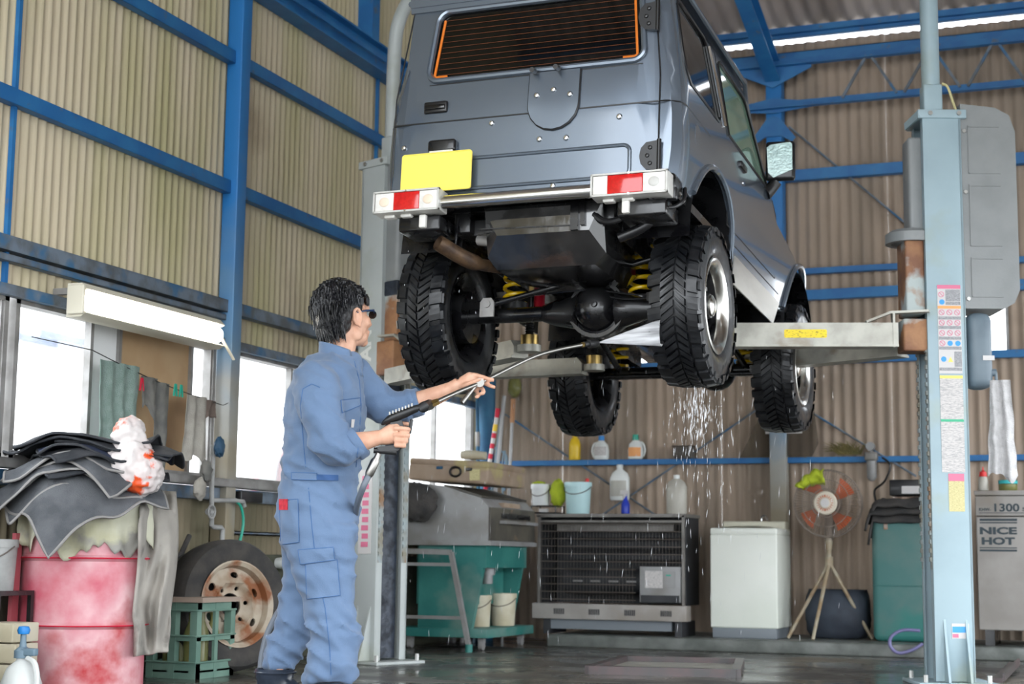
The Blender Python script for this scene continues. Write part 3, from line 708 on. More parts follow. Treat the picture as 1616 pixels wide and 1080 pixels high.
# ================================================================ TWO-POST LIFT
M('post_paint', (.32, .42, .46), (.28, .37, .41), 3, .42, c3=(.30, .34, .26), sc3=2.5, lo3=.55, hi3=.75)
M('post_paint_left', (.44, .47, .46), (.40, .43, .42), 3, .42, c3=(.32, .34, .27), sc3=2.5, lo3=.55, hi3=.75)
M('rack_steel', (.28, .33, .34), (.22, .20, .15), 8, .5, c3=(.25, .14, .07), sc3=6, lo3=.56, hi3=.66)
M('slide_dark', (.035, .045, .065), (.012, .016, .024), 16, .35, rough2=.6, bump=.4, bsc=60)
M('arm_zinc', (.42, .41, .36), (.33, .32, .28), 10, .45, metal=.3, c3=(.24, .20, .15), sc3=5, lo3=.57, hi3=.72)
M('rust_paint', (.34, .17, .08), (.20, .09, .05), 7, .6, c3=(.40, .45, .44), sc3=4, lo3=.52, hi3=.6, bump=.2)
M('motor_grey', (.24, .25, .25), (.21, .22, .22), 5, .45, bump=.1, bsc=60)
M('tank_grey', (.13, .17, .20), (.10, .13, .16), 6, .45)
M('brass', (.36, .25, .09), rough=.35, metal=1)
M('bolt_steel', (.5, .5, .48), rough=.35, metal=.9)
M('label_white', (.55, .53, .52), rough=.5); M('label_pink', (.62, .16, .26), rough=.5); M('label_orange', (.80, .35, .12), rough=.5)
M('label_grey', (.22, .22, .23), (.34, .34, .35), 120, .5, st=(1, 1, 6), lo=.48, hi=.52); M('label_blue', (.05, .30, .65), rough=.5)
M('label_yellow', (.85, .66, .15), rough=.5); M('label_cream', (.58, .52, .26), (.40, .35, .16), 150, .5, st=(.6, 1, 4), lo=.5, hi=.58)
M('label_text', (.56, .53, .51), (.34, .33, .33), 170, .5, st=(.35, 1, 3.5), lo=.50, hi=.56); M('label_green', (.05, .40, .22), rough=.5)
M('arm_sticker', (.88, .66, .02), (.35, .26, .02), 130, .5, st=(.5, 1, 2), lo=.57, hi=.62)
M('towel_white', (.52, .51, .51), (.44, .43, .43), 30, .9, bump=.6, bsc=160)
M('mark_white', (.66, .66, .62), rough=.5)
def post(x, y, rz, sgn, paint, label):
    """sgn: side of the opening in the local frame (+1 right, -1 left)"""
    P = empty('lift_post', (x, y, 0), rz, label, 'lift', 'posts of the two-post lift')
    f = -.125; H = 2.98; o = sgn*.10
    c = MB(); c.bb((-.10, f, .02), (.10, f+.012, H), .003); c.bb((-.10, -f-.012, .02), (.10, -f, H), .003); c.bb((-o*.88, f, .02), (-o, -f, H))
    for s in (-1, 1): c.bb((o*.97, s*.125, .02), (o, s*.075, H), .002)
    body_ = obj('post_channel', c, paint, P, 30)
    for s in (-1, 1):
        r = MB(); z = .62
        r.bb((o*1.005, s*.078, .58), (o*1.03, s*.112, 1.80))
        while z < 1.79: r.bb((o*1.02, s*.080, z), (o*1.10, s*.110, z+.022)); z += .045
        obj('rack', r, 'rack_steel', P, 0)
    obj('slide_cover', MB().bb((o*.55, -.07, .03), (o*.62, .07, 2.9)), 'slide_dark', P, 0)
    bp = obj('base_plate', MB().bb((-.20, -.19, 0), (.20, .19, .018), .004), paint, P)
    for bx in (-.16, .16):
        for by in (-.16, .16): obj('anchor_bolt', MB().cyl((bx, by, .018), (bx, by, .055), .012, 6), 'bolt_steel', bp)
    for gx in (-.05, .06): obj('gusset', MB().prism([(0, .02), (-.085, .02), (0, .33)], lambda a, z, h: (gx+h, f+a, z), -.006, .006), paint, P, 0)
    cap = obj('top_cap', MB().bb((-.125, f-.012, H-.035), (.13, -f+.012, H+.012), .004), paint, P)
    obj('cap_lip', MB().bar((o*1.15, f-.01, H-.01), (o*1.55, -f*.2, H-.04), .012, .04), paint, P)
    for bx in (-.06, .09): obj('cap_bolt', MB().cyl((bx, f-.022, H-.01), (bx, f-.01, H-.01), .012, 10), 'bolt_steel', cap)
    return P, f, H
RP, f, H = post(-.895, 8.52, math.radians(20), -1, 'post_paint', 'right pale blue lift post with warning labels and motor box')
LP, f, H = post(-4.13, 8.50, math.radians(-22), 1, 'post_paint_left', 'left grey lift post standing behind the mechanic')
# right post: upper tube, cable, carriage, motor box, tank, lever
obj('upper_tube', MB().box((-.035, -.06, 3.06), (.10, .10, .16), None, .01).cyl((-.035, -.06, 3.12), (-.035, -.06, 4.9), .048, 20), 'post_paint', RP)
obj('cable', MB().tube(spline([(.02, -.08, 3.15), (.05, -.08, 3.13), (.075, -.08, 3.05), (.09, -.08, 3.0), (.10, -.09, 2.9)]), .007, 8), 'label_cream', RP)
cg = obj('carriage_cover', MB().box((-.125, .0, 2.58), (.085, .15, .56), None, .02), 'motor_grey', RP)
obj('carriage', MB().box((-.15, 0, 2.10), (.10, .20, .40), None, .012), 'rust_paint', RP)
obj('carriage_roof', MB().lathe([(.10, 0), (.13, -.02), (.13, -.07), (.10, -.07)], (-.15, 0, 2.36), 'z', 20, close=True), 'motor_grey', RP)
mbx = MB(); solid_fill(mbx, [(.0, 0), (.20, .0), (.255, .03), (.285, .10), (.285, .95), (.255, 1.04), (.18, 1.08), (0, 1.10)], [], lambda a, z, h: (.105+a, -.11+h, 1.93+z), .26, .08)
mb_o = obj('motor_box', mbx, 'motor_grey', RP, 30)
for z0, z1 in ((.72, .98), (.33, .66), (.06, .27)):
    pr_ = MB()
    for a, b in (((.035, z0), (.20, z0+.008)), ((.035, z1-.008), (.20, z1)), ((.035, z0), (.043, z1))): pr_.bb((.105+a[0], -.116, 1.93+a[1]), (.105+b[0], -.108, 1.93+b[1]))
    obj('box_rib', pr_, 'motor_grey', mb_o, 0)
for z in (.95, .62, .05): obj('box_screw', MB().cyl((.12, -.122, 1.93+z), (.12, -.108, 1.93+z), .01, 8), 'bolt_steel', mb_o)
tk_ = MB().box((.185, -.02, 1.715), (.13, .15, .40), None, .045); to_ = obj('oil_tank', tk_, 'tank_grey', RP)
obj('tank_label', MB().bb((.19, -.098, 1.66), (.25, -.094, 1.685)), 'label_white', to_, 0)
lv = obj('control_lever', MB().cyl((.235, -.06, 1.60), (.265, -.06, 1.60), .02, 12).cyl((.262, -.07, 1.60), (.262, -.09, 1.44), .008, 8), 'tank_grey', RP)
obj('lever_knob', MB().ell((.262, -.092, 1.43), .02), 'black_plastic', lv)
# arms
def arm(P, p0, p1, z0, z1, w, cham, sticker=False):
    """world coordinates, converted to the post's frame"""
    inv = P.matrix_world.inverted() if False else (Matrix.Translation(P.location) @ P.rotation_euler.to_matrix().to_4x4()).inverted()
    a = Vector((*p0, (z0+z1)/2)); b = Vector((*p1, (z0+z1)/2)); d = (b-a).normalized(); n = Vector((-d.y, d.x, 0)); L = (b-a).length
    mb = MB(); h = z1-z0
    mb.prism([(0, -h/2), (L, -h/2), (L, h*.1), (L-cham, h/2), (0, h/2)], lambda s, z, t: inv @ (a+d*s+n*t+Vector((0, 0, z))), -w/2, w/2)
    mb.prism([(0, -h/2-.012), (L, -h/2-.012), (L, -h/2), (0, -h/2)], lambda s, z, t: inv @ (a+d*s+n*t+Vector((0, 0, z))), -w/2-.012, w/2+.012)
    A = obj('swing_arm', mb, 'arm_zinc', P, 25)
    if sticker:
        obj('arm_sticker', MB().prism(rrect(L*.40, -.022, L*.64, .022, .008), lambda s, z, t: inv @ (a+d*s+n*t*(1 if n.y < 0 else -1)+Vector((0, 0, z))), w/2, w/2+.002), 'arm_sticker', A, 0)
    return A, inv
pv = MB()
A1, inv = arm(RP, (-1.10, 8.36), (-1.98, 8.10), 1.735, 1.85, .09, .05, True)
A2, inv = arm(RP, (-1.10, 8.58), (-2.05, 9.02), 1.715, 1.80, .09, .03)
br = MB(); br.box(inv @ Vector((-1.02, 8.44, 1.79)), (.15, .16, .17), None, .01)
bo_ = obj('arm_bracket', br, 'rust_paint', RP)
gd = MB()
for q in (((-.93, 8.33, 1.905), (-1.13, 8.33, 1.905)), ((-1.13, 8.33, 1.905), (-1.25, 8.29, 1.855)), ((-1.115, 8.33, 1.90), (-1.115, 8.33, 1.72))): gd.bar(inv @ Vector(q[0]), inv @ Vector(q[1]), .05, .012)
obj('bracket_guard', gd, 'arm_zinc', bo_, 0)
def pad(A, inv, x, y, z0, z1):
    c = inv @ Vector((x, y, 0)); p = MB().cyl((c.x, c.y, z0-.02), (c.x, c.y, z0+.05), .045, 20); o = obj('arm_pad', p, 'brass', A)
    obj('pad_screw', MB().tube([(c.x, c.y, z0+.05+.006*i) for i in range(18)], [.024 if i % 2 else .019 for i in range(18)], 14), 'black_metal', o)
    obj('pad_block', MB().box((c.x, c.y, (z0+.15+z1)/2), (.12, .10, z1-z0-.15), None, .012), 'black_plastic', o)
    obj('arm_tip', MB().cyl((c.x, c.y, z0-.035), (c.x, c.y, z0), .06, 20), 'arm_zinc', A)
pad(A1, inv, -2.04, 8.08, 1.76, 1.96)
pad(A2, inv, -2.07, 9.03, 1.72, 1.88)
A3, inv = arm(LP, (-4.0, 8.32), (-2.82, 7.36), 1.62, 1.70, .085, .03)
A4, inv = arm(LP, (-4.0, 8.45), (-2.82, 8.36), 1.65, 1.73, .085, .03)
pad(A3, inv, -2.76, 7.32, 1.665, 1.95)
pad(A4, inv, -2.76, 8.35, 1.69, 1.90)
obj('arm_bracket', MB().box(inv @ Vector((-4.0, 8.38, 1.77)), (.15, .18, .20), None, .01), 'rust_paint', LP)
obj('bracket_guard', MB().bar(inv @ Vector((-4.05, 8.26, 1.89)), inv @ Vector((-3.93, 8.24, 1.89)), .05, .012).bar(inv @ Vector((-3.93, 8.24, 1.89)), inv @ Vector((-3.83, 8.18, 1.83)), .05, .012), 'arm_zinc', LP, 0)
obj('carriage', MB().box((.15, 0, 2.02), (.11, .20, .30), None, .012), 'rust_paint', LP)
obj('carriage_cover', MB().box((.14, .0, 2.60), (.13, .20, .75), None, .03), 'motor_grey', LP)
obj('cover_foot', MB().box((.14, .0, 2.19), (.14, .21, .09), None, .01), 'slide_dark', LP)
obj('upper_tube', MB().box((.04, -.02, 3.06), (.09, .09, .16), None, .01).tube(spline([(.04, -.02, 3.1), (.04, -.02, 3.4), (.05, -.02, 3.70), (.08, -.02, 3.86), (.17, -.02, 3.98), (.3, -.02, 4.05)]), .042, 18), 'post_paint_left', LP)
lt = text_mb('AN', .13, .004)
lt.xf(lambda v: Vector((-.025-v.y, -.1262-v.z, 1.86+v.x)))
obj('lettering', lt, 'mark_white', LP, 0)
lst = obj('label_sheet', MB().bb((-.055, -.128, .63), (.055, -.125, 1.12)), 'label_white', LP, 0)
rt = MB()
for i in range(9): rt.bb((-.03+.006*(i % 2), -.1295, .67+.048*i), (.03, -.1275, .70+.048*i))
obj('label_print', rt, 'label_pink', lst, 0, kind='stuff')
# printed labels on the right post
def lab(a0, z0, a1, z1, mt, par=None, y=0): return obj('label_sheet' if par is None else 'label_print', MB().bb((a0, f-.0022-y, z0), (a1, f-.0005-y, z1)), mt, RP if par is None else par, 0)
L1 = lab(-.045, 1.585, .075, 2.05, 'label_white')
lab(-.045, 2.03, .075, 2.05, 'label_pink', L1, .001); lab(-.003, 1.965, .073, 2.026, 'label_grey', L1, .001); lab(-.003, 1.945, .073, 1.962, 'label_grey', L1, .001)
lab(-.045, 1.925, .075, 1.94, 'label_orange', L1, .001)
for z in (1.868, 1.818, 1.762, 1.71, 1.60): lab(-.043, z, .073, z+.016, 'label_grey', L1, .001)
lab(.035, 1.62, .073, 1.70, 'label_grey', L1, .001)
def ring(mt, pts, r=.015):
    mb = MB()
    for a, z in pts: mb.lathe([(r-.003, 0), (r, 0), (r, .001), (r-.003, .001)], (a, f-.0035, z), 'y', 16, close=True); mb.bar((a-r*.6, f-.0035, z+r*.6), (a+r*.6, f-.0035, z-r*.6), .001, .003)
    o = obj('label_print', mb, mt, L1, 0, kind='stuff')
ring('label_pink', [(-.025+.04*i, z) for z in (1.905, 1.851, 1.797) for i in range(3)]+[(-.025, 1.743), (-.025, 2.0)])
db = MB()
for a, z in ((.015, 1.743), (.055, 1.743), (-.02, 1.66), (-.022, 1.96)): db.lathe([(0, -.0005), (.014, -.0005), (.014, .001)], (a, f-.003, z), 'y', 14)
obj('label_print', db, 'label_blue', L1, 0, kind='stuff')
obj('label_print', MB().prism([(.002, 1.645), (.028, 1.645), (.015, 1.672)], lambda x, z, h: (x, h, z), f-.0035, f-.002), 'label_yellow', L1, 0)
L2 = lab(-.043, 1.075, .075, 1.575, 'label_text'); lab(-.043, 1.56, .075, 1.575, 'label_yellow', L2, .001); lab(-.043, 1.335, .075, 1.348, 'label_green', L2, .001)
L3 = lab(-.012, .875, .068, 1.068, 'label_cream'); lab(-.012, 1.03, .068, 1.068, 'label_pink', L3, .001)
L4 = lab(-.015, .235, .072, .31, 'label_white'); lab(-.012, .265, .066, .295, 'label_blue', L4, .001); lab(-.012, .24, .018, .258, 'label_pink', L4, .001)
# towel hanging from the lever
def cloth(name, mat, label, cat, top, w, h, folds=3, amp=.02, dirx=(1, 0, 0), diry=(0, 1, 0), taper=0, group=None, hem=.03, thick=.004, seed=1, nu=26, nv=22):
    """cloth hanging from a line; top is the middle of its upper edge"""
    top = Vector(top); dx = Vector(dirx); dy = Vector(diry); mb = MB()
    def fn(u, v):
        s = (u-.5)*w*(1+taper*v); a = amp*(.35+.65*v)*math.sin(u*folds*2*PI+seed+.8*math.sin(v*3+seed)) + .3*amp*noise.noise(Vector((u*5, v*6, seed)))
        z = -v*h-hem*v*noise.noise(Vector((u*3, 0, seed*3.3)))
        return top+dx*(s+.02*noise.noise(Vector((v*4, seed, 0)))*v)+dy*a+Vector((0, 0, z))
    P = [fn(i/nu, j/nv) for i in range(nu+1) for j in range(nv+1)]; k = len(P)
    fs = [(i*(nv+1)+j, (i+1)*(nv+1)+j, (i+1)*(nv+1)+j+1, i*(nv+1)+j+1) for i in range(nu) for j in range(nv)]
    Q = [p+dy*thick for p in P]
    bd = [(i*(nv+1), (i+1)*(nv+1)) for i in range(nu)]+[((i+1)*(nv+1)+nv, i*(nv+1)+nv) for i in range(nu)]+[(j+1, j) for j in range(nv)]+[(nu*(nv+1)+j, nu*(nv+1)+j+1) for j in range(nv)]
    mb.add(P+Q, fs+[tuple(t+k for t in reversed(q)) for q in fs]+[(a, b, b+k, a+k) for a, b in bd])
    return one(name, mb, mat, label, cat, group, smooth=60)
tp = onY(1578, 600, 8.42)
cloth('towel', 'towel_white', 'white towel hanging from the lift control lever', 'towel', tp, .10, .50, 2, .02, seed=2, taper=.45, hem=.06)
# ================================================================ MECHANIC (local frame: x to the picture's right, y away, z up)
M('skin', (.62, .36, .25), (.56, .30, .20), 20, .45, spec=.4, bump=.05, bsc=120)
M('hair', (.004, .004, .006), (.009, .009, .010), 40, .3, st=(1, 1, .3), bump=.9, bsc=90)
M('coverall', (.115, .18, .295), (.095, .152, .255), 3.5, .8, sheen=.2, bump=.25, bsc=300)
M('coverall_dark', (.035, .085, .21), rough=.85)
M('thread', (.05, .12, .27), rough=.8)
M('boot_rubber', (.035, .045, .065), (.02, .025, .035), 12, .22)
M('label_red', (.65, .03, .05), (.45, .02, .04), 60, .6)
M('glasses_blue', (.008, .03, .09), rough=.3)
M('gun_black', (.012, .012, .013), (.02, .02, .02), 20, .4)
M('steel_pipe', (.30, .29, .27), rough=.35, metal=1)
M('hose_black', (.02, .02, .022), rough=.5); M('hose_grey', (.13, .15, .18), rough=.45)
PX, PY = -3.02, 5.72
man = empty('person', (PX, PY, 0), YAW, 'man in blue coverall and rubber boots aiming a pressure washer lance', 'person')
DP = (Vector((PX, PY, .6))-CAM).dot(Vector((-math.sin(YAW), math.cos(YAW), 0)))   # level distance
PR = Matrix.Translation((PX, PY, 0)) @ Matrix.Rotation(YAW, 4, 'Z'); PRI = PR.inverted()
def L(u, v, y=0):
    """picture position -> the mechanic's own frame, y metres behind his middle plane"""
    d = PRI.to_3x3() @ ray(u, v); o = PRI @ CAM; t = (y-o.y)/d.y; return o+d*t
def wr(p):
    """cloth wrinkles"""
    a = noise.noise(Vector((p.x*7, p.y*7, p.z*16)))*.5+noise.noise(Vector((p.x*18+4, p.y*18, p.z*30)))*.28
    w = 1.0
    if p.z < .35: w = 1.7
    if .92 < p.z < 1.08: w = 1.3
    r_ = 1-abs(noise.noise(Vector((p.x*6+3, p.y*6, p.z*13+p.x*9)))); return a*.020*w+.010*w*max(0, r_-.72)/.28
# -- coverall: torso, sleeves, legs in one skin
ct = MB()
def sec(u0, u1, v, d, y=0):
    a = L(u0, v, y); b = L(u1, v, y); c = (a+b)/2; return (c, (b-a)/2, Vector((0, d, 0)))
ringloft(ct, [sec(506, 560, 555, .06), sec(490, 567, 564, .10), sec(468, 569, 586, .175), sec(456, 572, 620, .205), sec(451, 574, 660, .20), sec(449, 571, 705, .185), sec(447, 566, 745, .175), sec(444, 564, 775, .178), sec(438, 566, 815, .185), sec(443, 562, 855, .18), sec(462, 552, 885, .15)], 28)
# right (near) leg and left (far) leg
def lsec(u0, u1, v, d, y): return sec(u0, u1, v, d, y)
ringloft(ct, [lsec(448, 562, 830, .085, -.085), lsec(455, 560, 870, .092, -.09), lsec(466, 560, 910, .09, -.09), lsec(480, 561, 950, .088, -.09), lsec(487, 563, 985, .085, -.09), lsec(489, 566, 1020, .085, -.09), lsec(486, 565, 1050, .084, -.09), lsec(482, 560, 1078, .082, -.09)], 24)
ringloft(ct, [lsec(445, 540, 830, .08, .085), lsec(445, 530, 880, .085, .09), lsec(446, 518, 920, .082, .10), lsec(440, 505, 955, .078, .10), lsec(431, 494, 990, .074, .10), lsec(421, 489, 1020, .074, .10), lsec(412, 480, 1036, .07, .10), lsec(416, 466, 1056, .05, .10)], 24)
# sleeves: right arm bent, left arm reaching
limb(ct, [L(497, 592, -.13), L(503, 625, -.20), L(513, 672, -.235), L(530, 706, -.235), L(553, 706, -.225), L(567, 697, -.22)], [.085, .092, .078, .078, .066, .062], 20)
limb(ct, [L(548, 592, .13), L(578, 620, .19), L(610, 642, .21), L(640, 641, .20), L(662, 634, .19)], [.085, .082, .072, .062, .056], 20)
cov = remeshed(ct, .011, 8, .5, wr)
cv = obj('coverall', cov, 'coverall', man, 60)
# -- body under it: one continuous skin from head to hands and feet
sk = MB()
hc = L(545, 498, 0)
# head turned up and away to the right: face direction
fd = Vector((.70, .68, .14)).normalized(); rt_ = fd.cross(Vector((0, 0, 1))).normalized(); upv = rt_.cross(fd)
def H3(a, b, c): return hc+fd*a+rt_*b+upv*c     # forward, to his right, up
hR = Matrix((rt_, fd, upv)).transposed()
sk.ell(H3(-.008, 0, .022), (.073, .092, .098), 20, 14, hR)
sk.ell(H3(.030, 0, -.025), (.060, .062, .085), 18, 12, hR)      # face
sk.ell(H3(.040, 0, -.082), (.046, .050, .036), 16, 10, hR)      # jaw
sk.ell(H3(.072, 0, -.104), (.022, .020, .018), 12, 8, hR)       # chin
for s in (-1, 1):
    sk.ell(H3(.052, s*.040, -.030), (.026, .03, .028), 12, 8, hR)  # cheek
    sk.ell(H3(.008, s*.044, -.070), (.014, .034, .03), 10, 8, hR)    # jaw corner
sk.tube([H3(.082, 0, .012), H3(.099, 0, -.016), H3(.108, 0, -.038), H3(.092, 0, -.046)], [.009, .011, .015, .012], 12)   # nose
sk.tube([H3(.080, -.034, .022), H3(.094, 0, .026), H3(.080, .034, .022)], .011, 10)    # brow
sk.tube([H3(.084, -.02, -.067), H3(.096, 0, -.066), H3(.084, .02, -.067)], .0085, 10)  # lips
sk.tube([H3(.082, -.018, -.078), H3(.094, 0, -.079), H3(.082, .018, -.078)], .008, 10)
for s in (-1, 1):
    ear = [H3(-.005+.017*math.cos(t)-.004*math.sin(t), s*(.077+.006*math.sin(t)), -.012+.030*math.sin(t)) for t in [i*PI/6 for i in range(12)]]
    sk.tube(ear, .0065, 8, closed=True); sk.ell(H3(-.004, s*.071, -.014), (.008, .015, .026), 10, 8, hR); sk.ell(H3(.004, s*.074, -.043), (.006, .008, .011), 8, 6, hR)
sk.xf(lambda v: hc+(v-hc)*1.10)
limb(sk, [H3(-.015, 0, -.04), L(540, 548, .0), L(528, 575, .0)], [.055, .056, .068], 18)
ringloft(sk, [sec(505, 555, 560, .07), sec(480, 560, 590, .12), sec(470, 560, 650, .14), sec(468, 550, 740, .13), sec(465, 545, 820, .14)], 16)
limb(sk, [L(530, 706, -.235), L(560, 700, -.222), L(585, 694, -.212), L(600, 690, -.205)], [.045, .044, .034, .029], 16)
limb(sk, [L(505, 625, -.19), L(520, 680, -.23), L(530, 706, -.235)], [.05, .045, .045], 12)
limb(sk, [L(570, 615, .17), L(610, 640, .21), L(650, 637, .195), L(685, 626, .165), L(712, 614, .14), L(725, 606, .13)], [.05, .045, .046, .041, .031, .029], 16)
for vv, yy, ua, ub in ((830, -.085, 505, 523), (830, .085, 495, 437)): limb(sk, [L(ua, vv, yy), L((ua+ub)/2+10*(yy < 0), 950, yy), L(ub, 1075, yy)], [.06, .035, .032], 12)
# right hand closed round the trigger grip
def finger(pts, r): limb(sk, pts, [r, r*.98, r*.92, r*.8][:len(pts)], 10, 4)
hy = -.205
ringloft(sk, [(L(600, 690, hy), Vector((.0, 0, .031)), Vector((0, .026, 0))), (L(613, 686, hy), Vector((.004, 0, .042)), Vector((0, .028, 0))), (L(626, 684, hy), Vector((.004, 0, .042)), Vector((0, .024, 0))), (L(632, 684, hy), Vector((0, 0, .036)), Vector((0, .016, 0)))], 14)
for k, (v, e) in enumerate(((676, 645), (686, 645), (695, 641), (703, 636))):
    finger([L(622, v, hy-.022), L(637, v+1, hy-.030), L(e, v+2, hy-.006), L(e-6, v+4, hy+.022)], .0105-.0008*(k == 3))
finger([L(606, 680, hy+.0), L(617, 672, hy+.030), L(633, 669, hy+.036), L(645, 670, hy+.030)], .0115)
# left hand under and round the lance, forefinger along it
gy = .12
ringloft(sk, [(L(722, 607, gy+.01), Vector((.006, 0, .029)), Vector((0, .026, 0))), (L(737, 602, gy), Vector((.006, 0, .040)), Vector((0, .026, 0))), (L(752, 603, gy), Vector((.006, 0, .038)), Vector((0, .022, 0))), (L(758, 605, gy), Vector((.004, 0, .03)), Vector((0, .014, 0)))], 14)
finger([L(745, 592, gy-.012), L(760, 595, gy-.02), L(772, 599, gy-.012), L(780, 600, gy-.006)], .0105)
finger([L(750, 600, gy+.01), L(764, 605, gy+.0), L(775, 610, gy-.016), L(782, 612, gy-.020)], .010)
finger([L(748, 609, gy+.01), L(760, 613, gy-.01), L(763, 620, gy-.03), L(757, 622, gy-.035)], .010)
finger([L(744, 613, gy+.01), L(753, 619, gy-.01), L(754, 626, gy-.03), L(749, 627, gy-.035)], .009)
finger([L(728, 611, gy-.012), L(738, 607, gy-.036), L(752, 601, gy-.045), L(764, 598, gy-.042)], .011)
skin = remeshed(sk, .0042, 5, .5)
obj('body', skin, 'skin', man, 70)
# -- hair: scalp shell plus locks
hm = MB()
hm.ell(H3(-.022, 0, .042), (.084, .100, .094), 22, 14, hR)
hm.ell(H3(-.055, 0, -.008), (.076, .062, .085), 18, 12, hR)
rnd = random.Random(5)
hr = remeshed(hm, .008, 3)
hv = []
for p in hr.v:
    q = Vector(p)-hc; hv.append((q.dot(fd), q.dot(rt_), q.dot(upv)))
keep = lambda a, b, c: not ((a > .030 and c < .055) or (a > -.018 and c < -.002) or (a > .068 and c < .07))
hr.f = [q for q in hr.f if all(keep(*hv[i]) for i in q)]
hr.v = [tuple(Vector(p)+(Vector(p)-hc).normalized()*.006*noise.noise(Vector(p)*35)) for p in hr.v]
hr.xf(lambda v: hc+(v-hc)*1.12)
ho = obj('hair', hr, 'hair', man, 60, recalc=False)
lk = MB()
for i in range(900):
    th = rnd.uniform(0, 2*PI); ph = rnd.uniform(.05, 1.0)
    r0 = Vector((-.018+.096*math.cos(th)*math.sin(ph*1.5), .080*math.sin(th)*math.sin(ph*1.5), .040+.094*math.cos(ph*1.5)))
    tip = Vector((r0.x*1.08-.010+rnd.uniform(-.012, .012), r0.y*1.16+rnd.uniform(-.012, .012), r0.z-rnd.uniform(.03, .065)*(.4+ph)))
    if r0.x > .03: tip = Vector((min(r0.x+.012, .098), r0.y*1.15, max(r0.z-.05*rnd.random()-.02, .028)))
    elif r0.x > -.035: tip.z = max(tip.z, .026)
    else: tip.z = max(tip.z, -.085); tip.x = max(tip.x, -.125)
    mid = (r0+tip)/2+Vector((r0.x*.10, r0.y*.10, .012))
    lk.tube([H3(*r0), H3(*mid), H3(*tip)], [.0055, .0045, .0008], 4)
for i in range(320):
    b = rnd.uniform(-.075, .075); a = -.045-.055*math.sqrt(max(0, 1-(b/.085)**2)); z = rnd.uniform(-.03, .05)
    lk.tube([H3(a*.92, b*.95, z), H3(a*1.06, b*1.05, z-.03), H3(a*.92+rnd.uniform(-.01, .01), b*.98, z-.065-.02*rnd.random())], [.0055, .005, .0008], 4)
lk.xf(lambda v: hc+(v-hc)*1.12)
obj('hair_locks', lk, 'hair', ho, 50, kind='stuff')
# -- glasses
gm = MB()
for s in (-1, 1): gm.tube([H3(-.005, s*.078, .004), H3(.05, s*.074, .010), H3(.088, s*.062, .008), H3(.102, s*.045, .002)], .003, 8, flat=1.2)
gm.tube([H3(.102, -.045, .012), H3(.112, 0, .014), H3(.102, .045, .012)], .004, 8)
gm.xf(lambda v: hc+(v-hc)*1.10)
go_ = obj('glasses', gm, 'glasses_blue', man)
for s in (-1, 1): obj('lens', MB().ell(H3(.104, s*.033, -.004), (.024, .003, .016), 14, 8, hR).xf(lambda v: hc+(v-hc)*1.10), 'dark_glass', go_)
# -- collar, cuffs, pockets, waist tab, patches
cl = MB()
n_ = 24
def col(u, v):
    t = -.12*PI+u*2*PI*.93; c = L(534, 561, 0); r = 1.0+.16*v
    ex = Vector((math.cos(t)*.078*r+.012*v, math.sin(t)*.085*r, 0))
    zz = .040*math.cos(t-PI)*.6+.030-.062*v-(.03*v if abs(math.cos(t)) > .6 and math.cos(t) > 0 else 0)
    return c+ex+Vector((0, 0, zz))
P_ = [col(i/36, j/6) for i in range(37) for j in range(7)]
cl.add(P_, [(i*7+j, (i+1)*7+j, (i+1)*7+j+1, i*7+j+1) for i in range(36) for j in range(6)])
co_ = obj('collar', cl, 'coverall', cv, 60); sm = co_.modifiers.new('thick', 'SOLIDIFY'); sm.thickness = .006; sm.offset = 0
# surface helper: nearest point of the coverall in the picture direction, so patches sit on the cloth
from mathutils.bvhtree import BVHTree
bv = BVHTree.FromPolygons([Vector(p) for p in cov.v], cov.f)
o_l = PRI @ CAM
def onbody(u, v, lift=.003):
    d = (PRI.to_3x3() @ ray(u, v)).normalized(); h = bv.ray_cast(o_l, d)
    return h[0]-d*lift if h[0] is not None else None
def patch(name, poly, mat, par=None, lift=.004, thick=.004, nu=10, nv=10, stitch=True):
    """quad of picture corners laid on the coverall"""
    a, b, c, d = [Vector(p) for p in poly]; mb = MB(); pts = []
    for i in range(nu+1):
        for j in range(nv+1):
            s, t = i/nu, j/nv; q = a*(1-s)*(1-t)+b*s*(1-t)+c*s*t+d*(1-s)*t; h = onbody(q.x, q.y, lift)
            if h is None: h = pts[-1] if pts else L(q.x, q.y, -.2)
            pts.append(h)
    k = len(pts); dirv = Vector((0, 1, 0))
    fs = [(i*(nv+1)+j, (i+1)*(nv+1)+j, (i+1)*(nv+1)+j+1, i*(nv+1)+j+1) for i in range(nu) for j in range(nv)]
    bd = [(i*(nv+1), (i+1)*(nv+1)) for i in range(nu)]+[((i+1)*(nv+1)+nv, i*(nv+1)+nv) for i in range(nu)]+[(j+1, j) for j in range(nv)]+[(nu*(nv+1)+j, nu*(nv+1)+j+1) for j in range(nv)]
    mb.add(pts+[p+dirv*(thick+lift) for p in pts], fs+[tuple(t+k for t in reversed(q)) for q in fs]+[(x, y, y+k, x+k) for x, y in bd])
    o = obj(name, mb, mat, cv if par is None else par, 50)
    if stitch:
        ring_ = [pts[i*(nv+1)] for i in range(nu+1)]+[pts[nu*(nv+1)+j] for j in range(1, nv+1)]+[pts[i*(nv+1)+nv] for i in range(nu-1, -1, -1)]+[pts[j] for j in range(nv-1, 0, -1)]
        obj('seam', MB().tube(ring_, .0016, 5, closed=True), 'thread', o)
    return o
patch('thigh_pocket', [(482, 888), (532, 884), (537, 940), (484, 946)], 'coverall', lift=.006)
patch('pocket_flap', [(470, 868), (526, 864), (528, 884), (474, 891)], 'coverall', lift=.013)
patch('back_pocket', [(441, 790), (470, 788), (472, 856), (443, 860)], 'coverall', lift=.005)
patch('waist_band', [(449, 746), (564, 746), (564, 757), (449, 757)], 'coverall', lift=.003, nu=16, nv=3, stitch=False)
